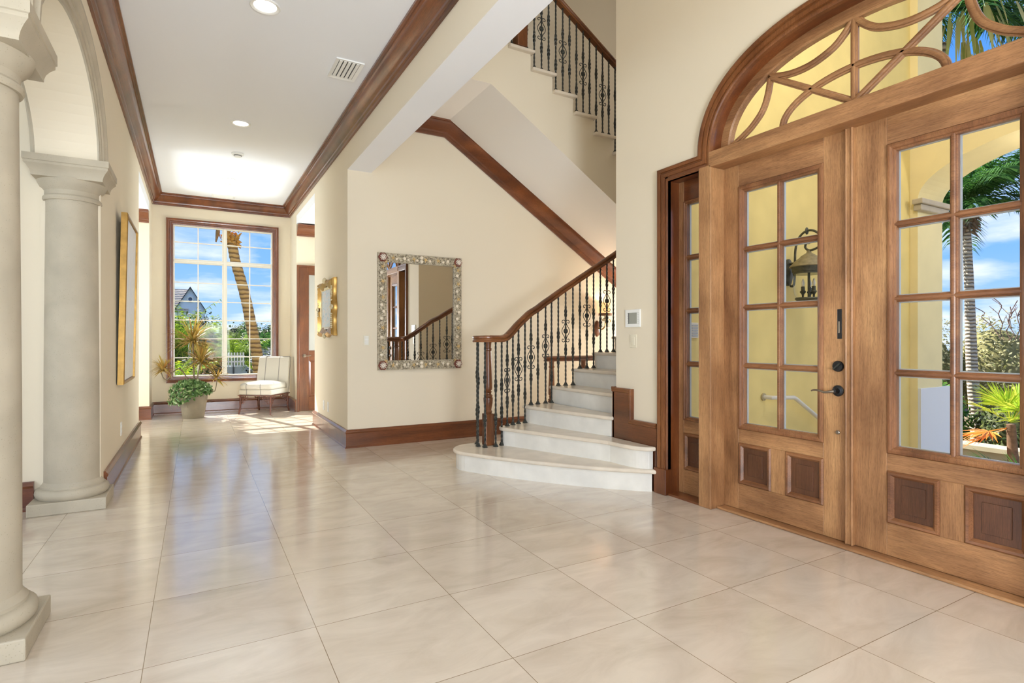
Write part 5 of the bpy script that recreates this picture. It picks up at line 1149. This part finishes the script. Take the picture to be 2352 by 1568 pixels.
areca('areca_palm', 'small green palm low behind the stone planter', (-0.28, 12.7, 0), 16, 0.8, G['lime'], -0.2)
# white garden chairs, fence, cabana
def fence(x0_, x1_, y_, z0_, z1_, lab):
    t = empty('picket_fence', (x0_, y_, z0_), lab, 'fence'); n = int((x1_ - x0_) / 0.09)
    for i in range(n + 1): MB().box(x0_ + i * 0.09 - 0.025, x0_ + i * 0.09 + 0.025, y_, y_ + 0.02, z0_, z1_).build('picket', M['window_white'], t)
    MB().box(x0_, x1_, y_ + 0.02, y_ + 0.04, z0_ + 0.15, z0_ + 0.20).box(x0_, x1_, y_ + 0.02, y_ + 0.04, z1_ - 0.14, z1_ - 0.09).build('rail', M['window_white'], t)
fence(0.78, 1.45, 21.0, 0.30, 0.78, 'white picket balustrade beyond the leaning palm')
dk = empty('garden_shed', (1.1, 21.4, -0.4), 'pale blue shed wall below the picket balustrade', 'shed')
MB().box(0.70, 1.55, 21.3, 22.5, -0.4, 0.30).build('wall', plain('blue_grey_paint', (176, 188, 198), 0.8), dk)
MB().box(0.86, 0.92, 21.25, 21.3, -0.4, 0.78).box(1.10, 1.15, 21.25, 21.3, -0.4, 0.5).build('post', plain('dark_post', (70, 78, 84), 0.7), dk)
cb = empty('cabana', (2.4, 22, -0.4), 'low garden cabana with pale striped shingle roof behind the trunk', 'cabana')
stripe = ringed('striped_shingles', (76, 74, 70), (214, 210, 204), 5.0)
MB().add([(1.5, 21.3, 0.18), (3.6, 21.3, 0.18), (3.6, 22.8, 0.95), (1.95, 22.8, 0.95), (1.5, 21.3, 0.12), (3.6, 21.3, 0.12), (3.6, 22.8, 0.85), (1.95, 22.8, 0.85)], [(0, 1, 2, 3), (4, 7, 6, 5), (0, 4, 5, 1), (1, 5, 6, 2), (2, 6, 7, 3), (3, 7, 4, 0)]).build('roof', stripe, cb)
MB().box(1.6, 3.5, 21.6, 22.6, -0.4, 0.15).build('wall', plain('sage_wall', (176, 178, 156), 0.8), cb)
# front garden: tall palm, hedge, bushes, fan palm, low wall
tp_ = empty('tall_palm', (18.26, 6.9, -1.6), 'tall palm with a slim grey trunk seen through the right door', 'palm tree')
P = smooth_pts([(18.30, 6.9, -1.7), (18.26, 6.9, -1.47), (18.21, 6.93, -0.66), (18.14, 6.97, 0.28), (18.09, 6.99, 1.45), (18.06, 7.01, 2.61), (18.02, 7.04, 3.78), (17.99, 7.05, 4.5)], 6)
MB().tube(P, [0.165 - 0.07 * min(1, i / len(P) * 1.15) for i in range(len(P))], 16).build('trunk', tr_grey, tp_, smooth=50)
bt = MB()
for i in range(70):
    a = R.uniform(0, 2 * PI); z = R.uniform(4.1, 4.7); r = 0.10 + R.random() * 0.08
    bt.tube([(18 + r * math.cos(a), 7.05 + r * math.sin(a), z), (18 + (r + 0.16) * math.cos(a), 7.05 + (r + 0.16) * math.sin(a), z - R.uniform(-0.12, 0.28))], [0.05, 0.012], 5)
bt.build('leaf_boots', plain('brown_boots', (140, 118, 96), 0.95, var=0.35, scale=10), tp_)
f = MB()
for i in range(46):
    a = R.uniform(0, 2 * PI); frond(f, (18, 7.05, 4.85), a, R.uniform(0.15, 1.35), R.uniform(2.1, 2.8), R.uniform(0.7, 1.25), 34, 0.6, 0.022)
f.build('fronds', G['palm'], tp_)
hg = [('tall pale green hedge bush left of the grey palm trunk', (20.0, 9.2, 0.2), (1.6, 1.2, 1.75), 4200, 'hedge', (0.07, 0.14)),
      ('tall pale green hedge bush behind the grey palm trunk', (21.3, 7.6, 0.1), (1.3, 1.3, 1.85), 4200, 'hedge', (0.07, 0.14)),
      ('tall pale green hedge bush right of the grey palm trunk', (21.6, 5.9, 0.0), (1.3, 1.2, 1.75), 4200, 'hedge', (0.07, 0.14)),
      ('glossy bright green shrub at the foot of the grey palm', (16.6, 7.05, -0.85), (0.75, 0.6, 0.95), 1500, 'bright', (0.09, 0.16)),
      ('low dark green shrub right of the grey palm foot', (17.0, 5.6, -0.9), (1.1, 0.9, 0.8), 1400, 'tree', (0.09, 0.16))]
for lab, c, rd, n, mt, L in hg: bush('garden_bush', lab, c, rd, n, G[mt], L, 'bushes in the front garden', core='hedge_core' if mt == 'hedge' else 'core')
br_ = empty('bare_shrub', (20.2, 6.9, -1.6), 'leafless twigs rising above the hedge right of the palm', 'shrub'); b = MB()
for i in range(7):
    P = [(20.2, 6.6 + 0.08 * i, 1.2)]
    for k in range(5): q = P[-1]; P.append((q[0] + R.uniform(-.1, .1), q[1] + R.uniform(-.22, .18) + 0.03 * (i - 3), q[2] + R.uniform(.12, .3)))
    b.tube(smooth_pts(P, 3), 0.012, 5)
    for j in range(4): q = P[R.randint(1, 4)]; b.tube([q, (q[0], q[1] + R.uniform(-.25, .25), q[2] + R.uniform(.1, .3))], 0.007, 4)
b.build('twig', plain('grey_twig', (120, 96, 84), 0.9), br_)
out_struct('wall_garden', MB().box(12.7, 13.0, -2, 9, -1.6, -0.84).box(12.62, 13.08, -2, 9, -0.84, -0.76), plain('sand_stucco', (176, 166, 136), 0.9, var=0.05), 'low cream garden wall with a pale cap', 'wall')
fp = empty('fan_palm', (11.5, 3.85, -1.6), 'small fan palm with lime and orange leaves in front of the low wall', 'palm')
MB().tube([(11.5, 3.85, -1.65), (11.48, 3.86, -0.9), (11.44, 3.88, -0.15)], [0.09, 0.075, 0.06], 10).build('trunk', plain('fibrous_bark', (110, 84, 62), 0.95, var=0.35, scale=14), fp, smooth=50)
f = MB()
for i in range(15):
    a = R.uniform(0, 2 * PI); el = R.uniform(-0.25, 1.3); d = (math.cos(a) * math.cos(el), math.sin(a) * math.cos(el), math.sin(el)); h_ = Vector((11.44, 3.88, -0.12)) + Vector(d) * R.uniform(0.25, 0.4)
    f.tube([(11.44, 3.88, -0.12), tuple(h_)], 0.008, 4); fan(f, h_, d, R.uniform(0.35, 0.5), 22, 0.014)
f.build('leaf_fan', leafmat('lime_fan', [(120, 160, 40), (176, 200, 54), (210, 210, 80), (140, 176, 56)], 0.4), fp)
f = MB()
for a, el in ((2.3, -0.25), (1.8, -0.5)):
    d = (math.cos(a) * math.cos(el), math.sin(a) * math.cos(el), math.sin(el)); h_ = Vector((11.44, 3.88, -0.2)) + Vector(d) * 0.3
    f.tube([(11.44, 3.88, -0.2), tuple(h_)], 0.008, 4); fan(f, h_, d, 0.50, 22, 0.018)
f.build('dying_fan', G['orange'], fp)
fl_ = empty('saw_palmetto', (9.5, 3.1, -1.6), 'green palmetto fans at the bottom of the right door pane', 'palm'); f = MB()
for k, (y_, z_, d) in enumerate(((3.10, -0.62, (-.2, .25, .8)), (2.85, -0.6, (-.2, -.2, .9)), (3.38, -0.55, (-.1, .6, .5)), (3.0, -0.7, (-.4, .1, .6)))):
    f.tube([(9.5, 3.1, -1.6), (9.5, y_, z_)], 0.01, 5); fan(f, (9.5, y_, z_), d, 0.42, 24, 0.012, 2.9)
f.build('leaf_fan', G['palm'], fl_)
# big palm head over the gateway, seen through the transom
cp = empty('cluster_palm', (11.5, 5.05, -1.6), 'large palm with drooping pale stalks seen through the arched transom', 'palm tree')
MB().tube([(11.5, 5.1, -1.7), (11.5, 5.05, 2.5), (11.4, 4.85, 6.4)], [0.16, 0.13, 0.12], 12).build('trunk', tr_grey, cp, smooth=50)
f = MB()
for i in range(40): frond(f, (11.35, 4.7, 6.9), R.uniform(0, 2 * PI), R.uniform(-0.2, 1.2), R.uniform(1.8, 2.5), R.uniform(1.0, 1.9), 34, 0.6, 0.020)
f.build('fronds', G['palm'], cp)
f = MB()
for i in range(90):
    a = R.uniform(0, 2 * PI); r = R.uniform(0.25, 1.2); b0 = (11.3 + r * math.cos(a), 4.5 + r * math.sin(a), 6.7 - 0.25 * r + R.uniform(-.2, .1))
    strap(f, b0, (math.cos(a) * 0.3, math.sin(a) * 0.3, -0.8), R.uniform(0.6, 1.3), R.uniform(0.012, 0.035), 0.6, 5)
f.build('hanging_stalks', G['yellowf'], cp)
